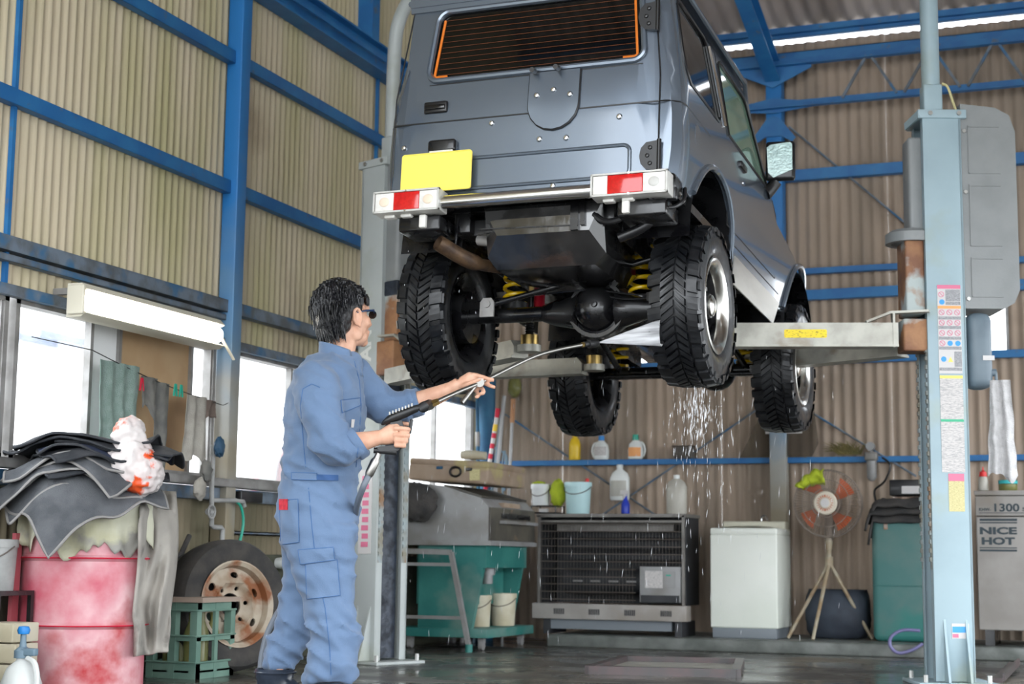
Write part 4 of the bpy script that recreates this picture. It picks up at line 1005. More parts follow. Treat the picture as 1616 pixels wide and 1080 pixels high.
patch('waist_tab', [(460, 746), (500, 747), (500, 758), (460, 757)], 'coverall', lift=.008, nv=3)
patch('hook_strip', [(500, 749), (534, 750), (534, 759), (500, 758)], 'coverall_dark', lift=.008, nv=3, stitch=False)
patch('brand_tab', [(440, 788), (454, 788), (454, 805), (440, 805)], 'label_red', lift=.009, stitch=False)
patch('chest_pocket_flap', [(538, 632), (568, 628), (569, 640), (540, 652)], 'coverall', lift=.008)
patch('pen_tab', [(555, 662), (560, 662), (558, 675), (554, 675)], 'label_white', lift=.006, nu=3, nv=3, stitch=False)
for pl in ([(487, 770), (492, 830), (500, 900), (513, 960), (520, 1020), (523, 1075)], [(505, 612), (492, 606), (478, 614), (474, 640), (479, 700), (483, 745)], [(559, 570), (567, 600), (570, 640), (566, 700), (561, 745)]):
    pp = [onbody(u, v, .001) for u, v in [(a[0]+(b[0]-a[0])*t/6, a[1]+(b[1]-a[1])*t/6) for a, b in zip(pl, pl[1:]) for t in range(6)]]
    pp = [p for p in pp if p is not None]
    obj('seam', MB().tube(pp, .0018, 5), 'thread', cv)
for pts, rr in (([L(556, 705, -.225), L(568, 697, -.22)], .068), ([L(648, 639, .197), L(663, 634, .19)], .061)):
    a, b = Vector(pts[0]), Vector(pts[1]); obj('cuff', MB().tube([a, a+(b-a)*.15, b, b+(b-a)*.02], [rr*.93, rr, rr*.98, rr*.86], 22), 'coverall', cv, 50)
# -- boots
for u, y0, yaw_ in ((522, -.09, .25), (434, .10, -.1)):
    b0 = L(u, 1120 if y0 < 0 else 1105, y0); b0.z = 0; x = b0.x
    bt = MB(); dx = Vector((math.cos(yaw_), math.sin(yaw_), 0)); dy = Vector((-dx.y, dx.x, 0)); c = Vector((x, y0, 0))
    def rg(fw, z, a, b): return (c+dx*fw+Vector((0, 0, z)), dx*a, dy*b)
    ringloft(bt, [rg(.055, .0, .140, .050), rg(.055, .03, .142, .052), rg(.045, .07, .125, .050), rg(.01, .10, .085, .048), rg(-.005, .12, .077, .060), rg(-.005, .15, .081, .070), rg(-.002, .157, .082, .071), rg(-.002, .155, .076, .066), rg(-.002, .11, .066, .055)], 22)
    bo2 = obj('boot', bt, 'boot_rubber', man, 50)
    obj('boot_band', MB().tube([c+dx*(.083*math.cos(t)-.003)+dy*.072*math.sin(t)+Vector((0, 0, .143)) for t in [i*PI/12 for i in range(24)]], .005, 6, closed=True), 'boot_rubber', bo2)
# ================================================================ PRESSURE WASHER LANCE (held in the hands: a thing of its own)
g0 = PR @ L(640, 660, hy)
lance = empty('spray_lance', g0, 0, 'black trigger gun with long steel lance held by the mechanic', 'spray gun')
def G(u, v, y): return (PR @ L(u, v, y))-g0
gb = MB()
hyg = hy+.005
solid = [(603, 665), (610, 658), (650, 642), (660, 640), (661, 652), (652, 662), (640, 667), (612, 671)]
o_ = G(603, 665, hyg)
def ext(poly, y, w, mb):
    c = [G(u, v, y) for u, v in poly]; n = len(c); dy = Vector((-math.sin(YAW), math.cos(YAW), 0))
    A = [p-dy*w for p in c]; B = [p+dy*w for p in c]; tri = geometry.tessellate_polygon([[Vector((u, v, 0)) for u, v in poly]])
    return mb.add(A+B, [tuple(t) for t in tri]+[tuple(i+n for i in reversed(t)) for t in tri]+[(i, (i+1) % n, (i+1) % n+n, i+n) for i in range(n)])
gp5 = [(603, 667, .010), (608, 664, .020), (618, 660, .025), (632, 655, .026), (646, 650, .024), (656, 646, .020), (662, 644.5, .016)]
ringloft(gb, [(G(u, v, hyg), Vector((-.4*r*math.cos(YAW), -.4*r*math.sin(YAW), -r*.95)), Vector((-math.sin(YAW)*r*.85, math.cos(YAW)*r*.85, 0))) for u, v, r in gp5], 16)
go = obj('gun_body', gb, 'gun_black', lance, 30)
for i in range(8): obj('grip_rib', MB().bar(G(615+5*i, 652.5-1.9*i, hyg-.017), G(615+5*i, 652.5-1.9*i, hyg+.017), .006, .012), 'steel_pipe', go)
hgm = MB(); ext([(616, 668), (634, 664), (643, 690), (641, 702), (628, 712), (600, 713), (594, 706), (626, 703)], hyg, .016, hgm); ho2 = obj('hand_grip', hgm, 'gun_black', lance, 30)
obj('trigger', MB().tube([G(650, 662, hyg), G(647, 682, hyg), G(636, 700, hyg), G(628, 711, hyg)], .007, 8), 'gun_black', lance)
obj('grip_foot', MB().cyl(G(590, 711, hyg), G(626, 714, hyg), .012, 12), 'gun_black', lance)
obj('swivel', MB().tube([G(662, 645, hyg), G(668, 643, hyg), G(678, 639, .0), G(681, 637, .0)], [.016, .022, .022, .017], 14), 'gun_black', lance)
obj('brass_nut', MB().cyl(G(680, 638, -.06), G(690, 634, -.04), .014, 6), 'brass', lance)
lp = [G(686, 635.5, -.05), G(720, 620, .02), G(758, 604, gy-.03), G(800, 583, .2), G(845, 562, .30), G(880, 552, .38), G(900, 548, .42), G(926, 543, .46)]
obj('lance_pipe', MB().tube(spline(lp, 4), .0085, 12), 'steel_pipe', lance)
obj('side_handle', MB().cyl(G(757, 604, gy-.05), G(758, 604, gy+.0), .019, 16).cyl(G(750, 609, gy-.03), G(729, 636, gy-.06), .010, 10), 'steel_pipe', lance)
nz_ = obj('nozzle', MB().tube([G(922, 544, .45), G(928, 543, .46), G(929, 543, .46), G(940, 541.5, .48), G(944, 541, .49)], [.013, .013, .020, .020, .011], 14), 'gun_black', lance)
obj('nozzle_collar', MB().cyl(G(918, 544.5, .45), G(926, 543.3, .46), .012, 8), 'brass', nz_)
obj('hose_coupling', MB().tube([G(598, 716, hyg), G(594, 724, hyg), G(592, 728, hyg), G(583, 748, hyg), G(580, 754, hyg)], [.012, .012, .018, .018, .011], 12), 'steel_pipe', lance)
hs = [PR @ L(u, v, y) for u, v, y in ((581, 752, hy), (572, 772, hy), (563, 800, -.1), (556, 840, .15), (530, 880, .28), (495, 910, .30), (462, 940, .28), (440, 965, .26), (422, 1000, .24), (413, 1035, .22), (410, 1062, .2))]
hs += [Vector((hs[-1].x-.02, hs[-1].y, .02)), Vector((hs[-1].x-.3, hs[-1].y+.1, .015)), Vector((hs[-1].x-.2, hs[-1].y-.9, .015)), Vector((hs[-1].x+.6, hs[-1].y-1.6, .015))]
one('washer_hose', MB().tube(spline(hs, 8), .0125, 12), 'hose_grey', 'dark grey pressure hose running from the spray gun to the floor', 'hose')
# water: fan of spray from the nozzle onto the tyre, and drops falling from the tyre
wm = M('water_spray', (.86, .87, .90), rough=.4, alpha=.62)
t = wm.node_tree; nn = t.nodes.new('ShaderNodeTexNoise'); nn.inputs['Scale'].default_value = 22; mr = t.nodes.new('ShaderNodeMapRange'); mr.inputs[1].default_value = .3; mr.inputs[2].default_value = .75; mr.inputs[3].default_value = .22; mr.inputs[4].default_value = .75
tcn = t.nodes.new('ShaderNodeTexCoord'); mpn = t.nodes.new('ShaderNodeMapping'); mpn.inputs['Scale'].default_value = (.25, .25, 2.2); t.links.new(tcn.outputs['Object'], mpn.inputs[0]); t.links.new(mpn.outputs[0], nn.inputs['Vector'])
t.links.new(nn.outputs[0], mr.inputs[0]); t.links.new(mr.outputs[0], t.nodes['Principled BSDF'].inputs['Alpha'])
n0 = g0+G(944, 541, .49); wt = onY(1044, 503, 6.58); wb2 = onY(1044, 547, 6.58)
sp = MB(); k = 18; ring0 = []; mid_ = (wt+wb2)/2; hv_ = (wt-wb2)/2; side = (mid_-n0).cross(hv_).normalized()*hv_.length*.55
for s in range(9):
    q = s/8
    for j in range(k): a = 2*PI*j/k; sp.v.append(tuple(n0+(mid_-n0)*q+(hv_*math.cos(a)+side*math.sin(a))*(q*.97+.03)))
sp.f = [(s*k+j, s*k+(j+1) % k, (s+1)*k+(j+1) % k, (s+1)*k+j) for s in range(8) for j in range(k)]
sw = one('water_spray', sp, wm, 'white fan of water shooting from the lance nozzle onto the tyre', 'water', loc=n0); sw['kind'] = 'stuff'
M('water_drop', (.9, .92, .95), rough=.05, spec=.8, alpha=.55)
wd = MB(); rn = random.Random(3)
def drop(p, l, r):
    p = Vector(p); d = Vector((rn.uniform(-.18, .1), rn.uniform(-.1, .1), -1)).normalized()*l
    wd.tube([p, p+d*.5, p+d], [r*.3, r, r*.3], 5)
for i in range(150):
    u = rn.gauss(1100, 26); v = 612+abs(rn.gauss(0, 110)); drop(onY(u, v, rn.uniform(6.6, 7.1)), rn.uniform(.01, .05), rn.uniform(.0005, .0012))
for i in range(130):
    u = rn.gauss(1092, 10)+(i % 3)*8; v = 610+rn.random()*75; drop(onY(u, v, 6.75), rn.uniform(.01, .04), rn.uniform(.0006, .0016))
for i in range(190):
    u = rn.uniform(640, 1340); v = rn.uniform(560, 1010); drop(onY(u, v, rn.uniform(6.5, 8)), rn.uniform(.012, .05), rn.uniform(.0004, .0009))
for i in range(14):
    u = rn.uniform(600, 760); v = rn.uniform(380, 620); drop(onY(u, v, rn.uniform(6.3, 6.5)), rn.uniform(.006, .02), rn.uniform(.0008, .0016))
dw = one('falling_water', wd, 'water_drop', 'clear water drops falling from the washed wheels', 'water', loc=(-1.9, 6.8, 1.3)); dw['kind'] = 'stuff'
# ================================================================ THINGS ALONG THE BACK WALL
M('heater_grey', (.20, .19, .175), (.14, .13, .12), 8, .5, metal=.3); M('heater_dark', (.018, .02, .023), (.03, .031, .035), 5, .55); M('wire_steel', (.13, .11, .095), rough=.5, metal=.4)
M('appliance_white', (.70, .72, .66), (.64, .67, .60), 2, .35); M('appliance_cream', (.62, .60, .48), rough=.4); M('appliance_base', (.16, .18, .20), rough=.5)
M('teal_paint', (.02, .145, .13), (.035, .19, .165), 4, .5, c3=(.16, .24, .21), sc3=2.5, lo3=.5, hi3=.68, bump=.1)
M('teal_worn', (.05, .155, .145), (.10, .18, .165), 3, .5, c3=(.03, .17, .15), sc3=1.8, lo3=.52, hi3=.6)
M('sheet_grey', (.28, .28, .28), (.22, .21, .20), 5, .5, metal=.2, c3=(.15, .12, .09), sc3=3, lo3=.6, hi3=.75); M('hood_dark', (.10, .09, .07), (.06, .055, .045), 6, .5, c3=(.22, .15, .09), sc3=7, lo3=.62, hi3=.7)
M('case_brown', (.36, .27, .20), (.28, .20, .14), 6, .6, c3=(.40, .33, .16), sc3=3, lo3=.55, hi3=.62)
M('bucket_cream', (.58, .54, .42), (.45, .40, .28), 5, .5); M('bucket_white', (.70, .72, .72), rough=.4); M('bucket_blue', (.46, .66, .68), rough=.4)
M('lime_cloth', (.42, .50, .03), (.33, .40, .02), 12, .9, bump=.3, bsc=60); M('dark_cloth', (.055, .05, .047), (.03, .03, .03), 10, .9, bump=.3, bsc=80); M('slate_cloth', (.035, .045, .062), (.022, .028, .04), 6, .7)
M('bottle_yellow', (.75, .50, .02), rough=.35); M('cap_blue', (.02, .22, .60), rough=.4); M('cap_green', (.02, .34, .24), rough=.4); M('cap_red', (.60, .02, .02), rough=.4); M('cap_teal', (.02, .38, .40), rough=.4)
M('jug_white', (.70, .72, .70), rough=.35); M('jug_milky', (.50, .48, .42), rough=.3, alpha=.8); M('bottle_blue', (.01, .04, .45), rough=.3); M('olive_jar', (.16, .16, .05), rough=.3)
M('tarp_blue', (.012, .07, .15), (.02, .11, .2), 5, .6); M('red_band', (.55, .01, .04), rough=.5); M('wood_handle', (.40, .20, .10), rough=.6); M('pole_grey', (.30, .30, .30), rough=.4, metal=.4); M('pole_blue', (.16, .24, .30), rough=.4)
M('fan_cage', (.22, .18, .15), rough=.5, metal=.3); M('fan_hub', (.58, .52, .42), rough=.5); M('fan_orange', (.50, .10, .03), rough=.45); M('fan_pole', (.34, .30, .22), (.26, .18, .10), 9, .5)
M('print_dark', (.02, .035, .045), rough=.5); M('hotbox_grey', (.33, .31, .29), (.27, .25, .23), 4, .5, c3=(.24, .21, .18), sc3=2, lo3=.55, hi3=.7)
M('smoked_glass', (.10, .08, .06), rough=.1, alpha=.5); M('dry_grass', (.20, .16, .06), (.12, .11, .04), 20, .8); M('purple_hose', (.16, .15, .30), rough=.4); M('frame_red', (.08, .05, .05), (.05, .045, .045), 8, .3)
def rel(o): return lambda *p: (Vector(p) - Vector(o))
def thing(name, loc, label, cat, group=None): return empty(name, loc, 0, label, cat, group)
class T:
    """a thing whose parts are given in world coordinates"""
    def __init__(s, name, loc, label, cat, group=None): s.o = loc; s.e = empty(name, loc, 0, label, cat, group)
    def p(s, name, mb, mat, sm=40, par=None): return obj(name, mb, mat, s.e if par is None else par, sm, off=s.o)
KZ = .085
# ---- radiant heater
hx0, hx1, hy0, hy1 = -4.03, -2.93, 10.90, 11.30
t = T('heater', ((hx0+hx1)/2, (hy0+hy1)/2, KZ), 'large grey workshop heater behind a wire guard', 'heater')
z0, z1 = .30, .93
t.p('back_panel', MB().bb((hx0+.02, hy1-.03, z0), (hx1-.02, hy1, z1)).bb((hx0, hy0+.05, z0), (hx0+.012, hy1, z1)).bb((hx1-.012, hy0+.05, z0), (hx1, hy1, z1)), 'heater_dark', 0)
tpp = t.p('top_plate', MB().bb((hx0-.01, hy0, z1-.012), (hx1+.01, hy1, z1+.012)), 'heater_grey', 0)
t.p('top_rail', MB().bb((hx0, hy0+.002, z1-.05), (hx1, hy0+.02, z1-.035)), 'heater_grey', 0)
t.p('hood_strip', MB().bb((hx0+.12, hy0+.08, z1-.11), (hx1-.10, hy0+.10, z1-.06)), 'heater_grey', 0)
for x in (hx0, hx1-.02): t.p('corner_post', MB().bb((x, hy0, z0-.05), (x+.02, hy0+.02, z1)), 'heater_grey', 0)
for k in range(11): t.p('guard_wire', MB().cyl((hx0+.02, hy0+.01, z0+.03+.054*k), (hx1-.02 if k > 4 else hx1-.36, hy0+.01, z0+.03+.054*k), .0035, 6), 'wire_steel')
vw = MB()
for k in range(44): x = hx0+.03+.0245*k; vw.bar((x, hy0+.014, z0+(.0 if x < hx1-.37 else .27)), (x, hy0+.014, z1-.05), .0018, .0018, (1, 0, 0))
o = t.p('guard_mesh', vw, 'wire_steel', 0); o['kind'] = 'stuff'
t.p('burner_drum', MB().cyl((hx0+.16, hy0+.20, z0+.16), (hx1-.36, hy0+.20, z0+.16), .095, 22), 'heater_dark')
for k in range(4): t.p('burner_slot', MB().bb((hx0+.24+.135*k, hy0+.095, z0+.155), (hx0+.31+.135*k, hy0+.11, z0+.167)), 'sheet_grey', 0)
for k in range(3): t.p('reflector', MB().bar((hx0+.14, hy0+.22, z0+.34+.08*k), (hx1-.05, hy0+.22, z0+.34+.08*k), .03, .045), 'heater_dark', 0)
cp = t.p('control_box', MB().bb((hx1-.33, hy0+.005, z0+.02), (hx1-.03, hy0+.2, z0+.27), .004), 'sheet_grey')
t.p('control_label', MB().bb((hx1-.29, hy0+.001, z0+.12), (hx1-.16, hy0+.006, z0+.24)), 'label_text', 0, cp)
t.p('control_dial', MB().bb((hx1-.155, hy0+.001, z0+.12), (hx1-.07, hy0+.006, z0+.24)), 'sheet_grey', 0, cp)
t.p('indicator', MB().bb((hx1-.135, hy0-.001, z0+.205), (hx1-.10, hy0+.003, z0+.215)), 'cap_green', 0, cp)
t.p('control_shelf', MB().bb((hx1-.32, hy0+.0, z0+.02), (hx1-.04, hy0+.03, z0+.07)), 'heater_dark', 0, cp)
bb_ = t.p('base_beam', MB().bb((hx0-.03, hy0-.03, z0-.11), (hx1+.02, hy0+.10, z0), .006), 'hotbox_grey')
for k in range(4):
    vn = MB()
    for q in range(6): vn.bb((hx0+.14+.265*k+.014*q, hy0-.034, z0-.075), (hx0+.148+.265*k+.014*q, hy0-.028, z0-.035))
    t.p('vent', vn, 'heater_dark', 0, bb_)['kind'] = 'stuff'
t.p('fuel_tray', MB().bb((hx0+.08, hy0+.02, z0-.18), (hx1-.10, hy1-.05, z0-.11)), 'appliance_base', 0)
for x in (hx0+.05, hx1-.07): t.p('foot', MB().bb((x, hy0, KZ), (x+.05, hy1-.04, z0-.11)), 'heater_dark', 0)
# ---- washing machine
t = T('washing_machine', (-2.51, 11.2, KZ), 'white top-loading washing machine standing on the kerb', 'washing machine')
wx0, wx1, wy0, wy1 = -2.76, -2.285, 10.95, 11.42
t.p('cabinet', MB().bb((wx0, wy0, .155), (wx1, wy1, .80), .012), 'appliance_white')
t.p('plinth', MB().bb((wx0+.012, wy0+.012, KZ), (wx1-.012, wy1-.012, .16), .006), 'appliance_base')
tpw = t.p('top_frame', MB().bb((wx0, wy0, .795), (wx1, wy1, .845), .014), 'appliance_white')
t.p('lid', MB().grid(8, 4, lambda u, v: (wx0+.03+(wx1-wx0-.06)*u, wy0+.04+.28*v, .847+.022*math.sin(PI*u)*(.5+.5*v))), 'appliance_cream', 40, tpw)
t.p('control_panel', MB().bb((wx0+.01, wy1-.13, .84), (wx1-.01, wy1-.01, .90), .012), 'appliance_cream', 40, tpw)
t.p('tap', MB().tube(spline([(-2.48, wy1-.06, .89), (-2.48, wy1-.06, .93), (-2.45, wy1-.08, .94), (-2.43, wy1-.1, .91)]), .007, 8), 'chrome', 40, tpw)
# ---- pedestal fan on a tripod
fc = onY(1306, 795, 11.15)
t = T('fan', (fc.x, fc.y, KZ), 'orange-bladed workshop fan on a beige tripod', 'fan')
R_ = .235
cg_ = MB()
for rr, yy in ((R_, 0), (R_, .05), (R_*.96, -.045), (R_*.7, -.075), (R_*.42, -.088)):
    cg_.tube([(fc.x+rr*math.cos(a), fc.y+yy, fc.z+rr*math.sin(a)) for a in [i*PI/24 for i in range(48)]], .003 if yy else .005, 5, closed=True)
for i in range(72):
    a = 2*PI*i/72; c, s = math.cos(a), math.sin(a)
    cg_.tube([(fc.x+r*c, fc.y+y, fc.z+r*s) for r, y in ((R_*.34, -.088), (R_*.7, -.075), (R_*.96, -.045), (R_, 0))], .002, 3, caps=False)
    if i % 2: cg_.tube([(fc.x+r*c, fc.y+y, fc.z+r*s) for r, y in ((R_*.3, .11), (R_*.8, .09), (R_, .05))], .0013, 3, caps=False)
t.p('guard', cg_, 'fan_cage')['kind'] = 'stuff'
hb = t.p('hub_cap', MB().lathe([(0, -.105), (.035, -.105), (.04, -.10), (.075, -.098), (.082, -.09), (.082, -.075)], fc, 'y', 30), 'fan_hub')
for i in range(20):
    a = 2*PI*i/20; t.p('hub_slot', MB().bar((fc.x+.040*math.cos(a), fc.y-.101, fc.z+.040*math.sin(a)), (fc.x+.056*math.cos(a), fc.y-.100, fc.z+.056*math.sin(a)), .008, .004), 'fan_orange', 0, hb)
t.p('hub_badge', MB().lathe([(0, -.108), (.03, -.107), (.032, -.103)], fc, 'y', 20), 'label_white', 40, hb)
for k in range(4):
    a0 = .35+k*PI/2
    def bl_(u, v, a0=a0): r = .05+.15*u; a = a0+(.75-.15*u)*v*(.5+.7*u); return (fc.x+r*math.cos(a), fc.y+.0-.035*v, fc.z+r*math.sin(a))
    o = t.p('blade', MB().grid(5, 5, bl_), 'fan_orange')
t.p('motor', MB().cyl((fc.x, fc.y+.04, fc.z), (fc.x, fc.y+.22, fc.z), .07, 18).tube([(fc.x, fc.y+.12, fc.z-.05), (fc.x, fc.y+.06, fc.z-.16), (fc.x, fc.y+.03, fc.z-.26)], [.04, .035, .03], 12), 'fan_cage')
zt = onY(1306, 886, 11.18).z
t.p('pole', MB().cyl((fc.x, fc.y+.03, zt-.02), (fc.x, fc.y+.03, fc.z-.20), .016, 12).cyl((fc.x, fc.y+.03, zt+.08), (fc.x, fc.y+.03, zt+.14), .024, 12).cyl((fc.x, fc.y+.03, fc.z-.28), (fc.x, fc.y+.03, fc.z-.22), .027, 12), 'fan_pole')
t.p('collar', MB().cyl((fc.x, fc.y+.03, zt-.03), (fc.x, fc.y+.03, zt+.03), .028, 12), 'fan_pole')
for dx, dy in ((-.27, -.13), (-.07, -.28), (.27, .10)): t.p('leg', MB().tube([(fc.x, fc.y+.03, zt-.01), (fc.x+dx, fc.y+.03+dy, KZ+.008)], [.014, .012], 10), 'fan_pole')
def lump(name, mat, label, cat, c, r, amp=.05, fr=4, seed=0, flat=0, group=None, n=26, m=16, fn=None):
    """soft heap of cloth"""
    mb = MB().ell((0, 0, 0), 1, n, m); vs = []
    for p in mb.v:
        q = Vector(p); d = 1+amp*noise.noise(q*fr+Vector((seed, 0, 0)))+amp*.6*noise.noise(q*fr*2.3+Vector((0, seed, 0)))
        w = Vector((q.x*r[0]*d, q.y*r[1]*d, q.z*r[2]*d))
        if fn: w = fn(w)
        if w.z < -r[2]*.8 and flat: w.z = -r[2]*.8
        vs.append(tuple(w+Vector(c)))
    mb.v = vs; return one(name, mb, mat, label, cat, group, smooth=70)
# lime cloth over the top of the fan guard
cm = MB()
def fcl(u, v):
    a = 1.65+1.0*u-.05*v; r = R_*(1.04-.52*v*(1-.45*u)); y = fc.y-.055-.05*math.sin(PI*min(1, v*1.1))-.015*noise.noise(Vector((u*5, v*5, 1)))
    return (fc.x+r*math.cos(a)+.015*noise.noise(Vector((u*4, v*3, 5))), y if v > .12 else fc.y-.03, fc.z+r*math.sin(a)+.02*noise.noise(Vector((u*6, v*2, 9))))
cm.grid(16, 14, fcl); co2 = one('cleaning_cloth', cm, 'lime_cloth', 'lime yellow cloth draped over the top of the fan', 'cloth', smooth=70); q = co2.modifiers.new('t', 'SOLIDIFY'); q.thickness = .008
# dark tarpaulin bag on the kerb under the fan
bg0 = onY(1318, 968, 11.25)
def sq(w): s = Vector((abs(w.x)/.22, abs(w.z)/.18)); return Vector((math.copysign(min(.215, abs(w.x)*1.25), w.x), w.y, math.copysign(min(.17, abs(w.z)*1.25), w.z)))
lump('tarpaulin_bag', 'slate_cloth', 'dark slate tarpaulin bundle beneath the tripod fan', 'bag', (bg0.x, 11.36, KZ+.172), (.22, .16, .18), .12, 3, 4, fn=sq)
# ---- teal oil tank with cloths and a black case on it
ta, tb_ = onY(1372, 815, 11.1), onY(1462, 1008, 11.1)
tt = T('oil_tank', ((ta.x+tb_.x)/2, 11.3, KZ), 'worn teal steel tank beside the right lift post', 'tank')
tt.p('tank_body', MB().bb((ta.x+.01, 11.08, KZ), (ta.x+.48, 11.55, .92), .045), 'teal_worn')
tt.p('weld_line', MB().tube([(x, y, .46) for x, y in rrect(ta.x+.012, 11.082, ta.x+.478, 11.548, .045)], .006, 6, closed=True), 'teal_worn')
tt.p('hinge', MB().bb((ta.x+.10, 11.07, .84), (ta.x+.125, 11.085, .91)), 'rust_paint', 0)
for k, (dz, seed, dx) in enumerate(((.0, 3, 0), (.055, 8, -.02), (.105, 5, .03))):
    cx = ta.x+.20+dx
    def dr(u, v, seed=seed, dz=dz, cx=cx):
        x = cx-.26+.52*u; y = 11.02+.50*v; z = .945+dz+.03*noise.noise(Vector((u*4, v*4, seed)))
        e = max(0, .16-u)/.16; x = x+e*.05; z -= e*(.16-.04*(dz > 0))*(1 if dz < .06 else .3); f_ = max(0, .15-v)/.15; z -= f_*.05; y += f_*.02
        return (x, y, z)
    d = one('work_cloth', MB().grid(18, 14, dr), 'dark_cloth', ['bottom dark cloth draped over the teal tank corner', 'middle dark cloth heaped on the teal tank', 'top dark cloth under the black case'][k], 'cloth', 'dark cloths on the teal tank', smooth=70); q = d.modifiers.new('t', 'SOLIDIFY'); q.thickness = .016
bc = onY(1428, 757, 11.2)
t = T('tool_case', (bc.x+.05, 11.28, 1.075), 'black case with a white label on the dark cloths', 'case')
t.p('case_body', MB().bb((bc.x-.105, 11.18, 1.075), (bc.x+.25, 11.40, 1.185), .008), 'black_plastic'); t.p('case_label', MB().bb((bc.x-.02, 11.176, 1.088), (bc.x+.10, 11.181, 1.14)), 'label_white', 0)
# ---- hot water washer
hw = onY(1538, 775, 10.82); X0 = hw.x+.004
t = T('hot_water_washer', (X0+.45, 11.15, KZ), 'grey metal hot water washer cabinet with NICE HOT lettering', 'washer')
t.p('cabinet', MB().bb((X0, 10.82, .19), (X0+.95, 11.45, .92), .008), 'hotbox_grey'); t.p('upper_band', MB().bb((X0-.002, 10.815, .925), (X0+.952, 11.45, 1.055), .006), 'hotbox_grey')
t.p('top_plate', MB().bb((X0-.008, 10.805, 1.058), (X0+.96, 11.46, 1.09), .006), 'hotbox_grey')
for x in (X0+.03, X0+.85): t.p('foot', MB().bb((x, 10.9, KZ), (x+.06, 11.4, .19)), 'black_metal', 0)
fy = 10.8135
def put(mb, name, x, z, y=fy): mb.xf(lambda v: Vector((x+v.x, y-v.z, z+v.y))); return t.p(name, mb, 'print_dark', 0)
px = lambda u, v: onY(u, v, 10.815)
def txt(s, u0, u1, v0, v1, name, y):
    a = px(u0, v0); b = px(u1, v1); mb = text_mb(s, .1, .0045 if len(s) > 1 and s[0] in 'NH' else .0025); xs_ = [p[0] for p in mb.v]; ys_ = [p[1] for p in mb.v]
    sx = (b.x-a.x)/(max(xs_)-min(xs_)); sy = (a.z-b.z)/(max(ys_)-min(ys_)); cx_ = (max(xs_)+min(xs_))/2; cy_ = (max(ys_)+min(ys_))/2
    mb.xf(lambda v: Vector(((a.x+b.x)/2+(v.x-cx_)*sx, y-v.z, (a.z+b.z)/2+(v.y-cy_)*sy))); return t.p(name, mb, 'print_dark', 0)
txt('KHW-', 1545, 1564, 802, 807, 'lettering', fy); txt('1300', 1569, 1609, 795, 808, 'lettering', fy); txt('S', 1613, 1620, 801, 807, 'lettering', fy)
txt('NICE', 1546, 1605, 832, 844, 'lettering', 10.8185); txt('HOT', 1549, 1602, 848, 860.5, 'lettering', 10.8185)
for v0, v1 in ((818.8, 822.5), (824.3, 826.3), (864, 866), (867.5, 871)):
    a, b = px(1546, v0), px(1605, v1); t.p('printed_bar', MB().bb((a.x, 10.817, b.z), (b.x, 10.8205, a.z)), 'print_dark', 0)
a, b = px(1545, 809.5), px(1616, 810.3); t.p('printed_bar', MB().bb((a.x, 10.812, b.z), (X0+.9, 10.8155, a.z)), 'print_dark', 0)
def bottle(name, c, prof, mat, cap, capmat, label, cat='bottle', handle=None, lab=None, group=None, n=22, sq_=1):
    """lathe profile in metres from the base c; cap profile above; optional loop handle and printed label"""
    t = T(name, c, label, cat, group); c = Vector(c)
    b = MB().lathe(prof, c, 'z', n)
    if sq_ != 1: b.xf(lambda v: Vector((v.x, c.y+(v.y-c.y)*sq_, v.z)))
    t.p('bottle_body', b, mat, 50)
    if cap: t.p('cap', MB().lathe(cap, c, 'z', 18), capmat, 40)
    if handle: t.p('handle', MB().tube(spline([c+Vector(p) for p in handle]), .009, 8), mat, 50)
    if lab: t.p('label', MB().grid(8, 2, lambda u, v: tuple(c+Vector((lab[0]*math.sin(-.9+1.8*u), -lab[0]*sq_*math.cos(-.9+1.8*u)-.001, lab[1]+(lab[2]-lab[1])*v)))), lab[3], 40)
    return t
SZ = 1.386; SY = 11.735
def sh(u): return onY(u, 728, SY).x
bottle('oil_bottle', (sh(907), SY, SZ), [(0, 0), (.042, 0), (.045, .01), (.045, .13), (.03, .165), (.018, .175)], 'bottle_yellow', [(.02, .175), (.02, .205), (0, .205)], 'bottle_yellow', 'yellow bottle on the wall rail', lab=(.0455, .03, .11, 'bottle_yellow'))
jp = [(0, 0), (.052, 0), (.06, .012), (.062, .07), (.052, .115), (.024, .145), (.02, .15)]
bottle('detergent_jug', (sh(949), SY, SZ), jp, 'jug_white', [(.024, .148), (.022, .185), (0, .187)], 'cap_blue', 'white handled jug with a blue cap on the wall rail', 'jug', handle=[(-.03, 0, .13), (-.06, 0, .12), (-.075, 0, .07), (-.06, 0, .02)], lab=(.063, .03, .10, 'label_text'), sq_=.7)
bottle('detergent_jug', (sh(1003), SY, SZ), jp, 'jug_white', [(.026, .146), (.022, .19), (0, .192)], 'cap_green', 'white handled jug with a green cap on the wall rail', 'jug', handle=[(.03, 0, .13), (.06, 0, .12), (.075, 0, .07), (.06, 0, .02)], lab=(.063, .02, .09, 'label_orange'), sq_=.7)
ck = onY(978, 790, 11.66)
bottle('plastic_canister', (ck.x, 11.66, ck.z), [(0, 0), (.07, 0), (.078, .015), (.078, .17), (.06, .21), (.025, .235), (.022, .25)], 'jug_white', [(.026, .248), (.026, .272), (0, .274)], 'jug_white', 'white canister hanging on the brace above the heater', 'canister', lab=(.079, .03, .15, 'jug_milky'), sq_=.6)
HT = .943
def ht(u, y=11.15): return onY(u, 815, y).x
t = T('spray_bottle', (ht(987, 11.25), 11.25, HT), 'small blue spray bottle standing on the heater', 'bottle'); c = Vector(t.o)
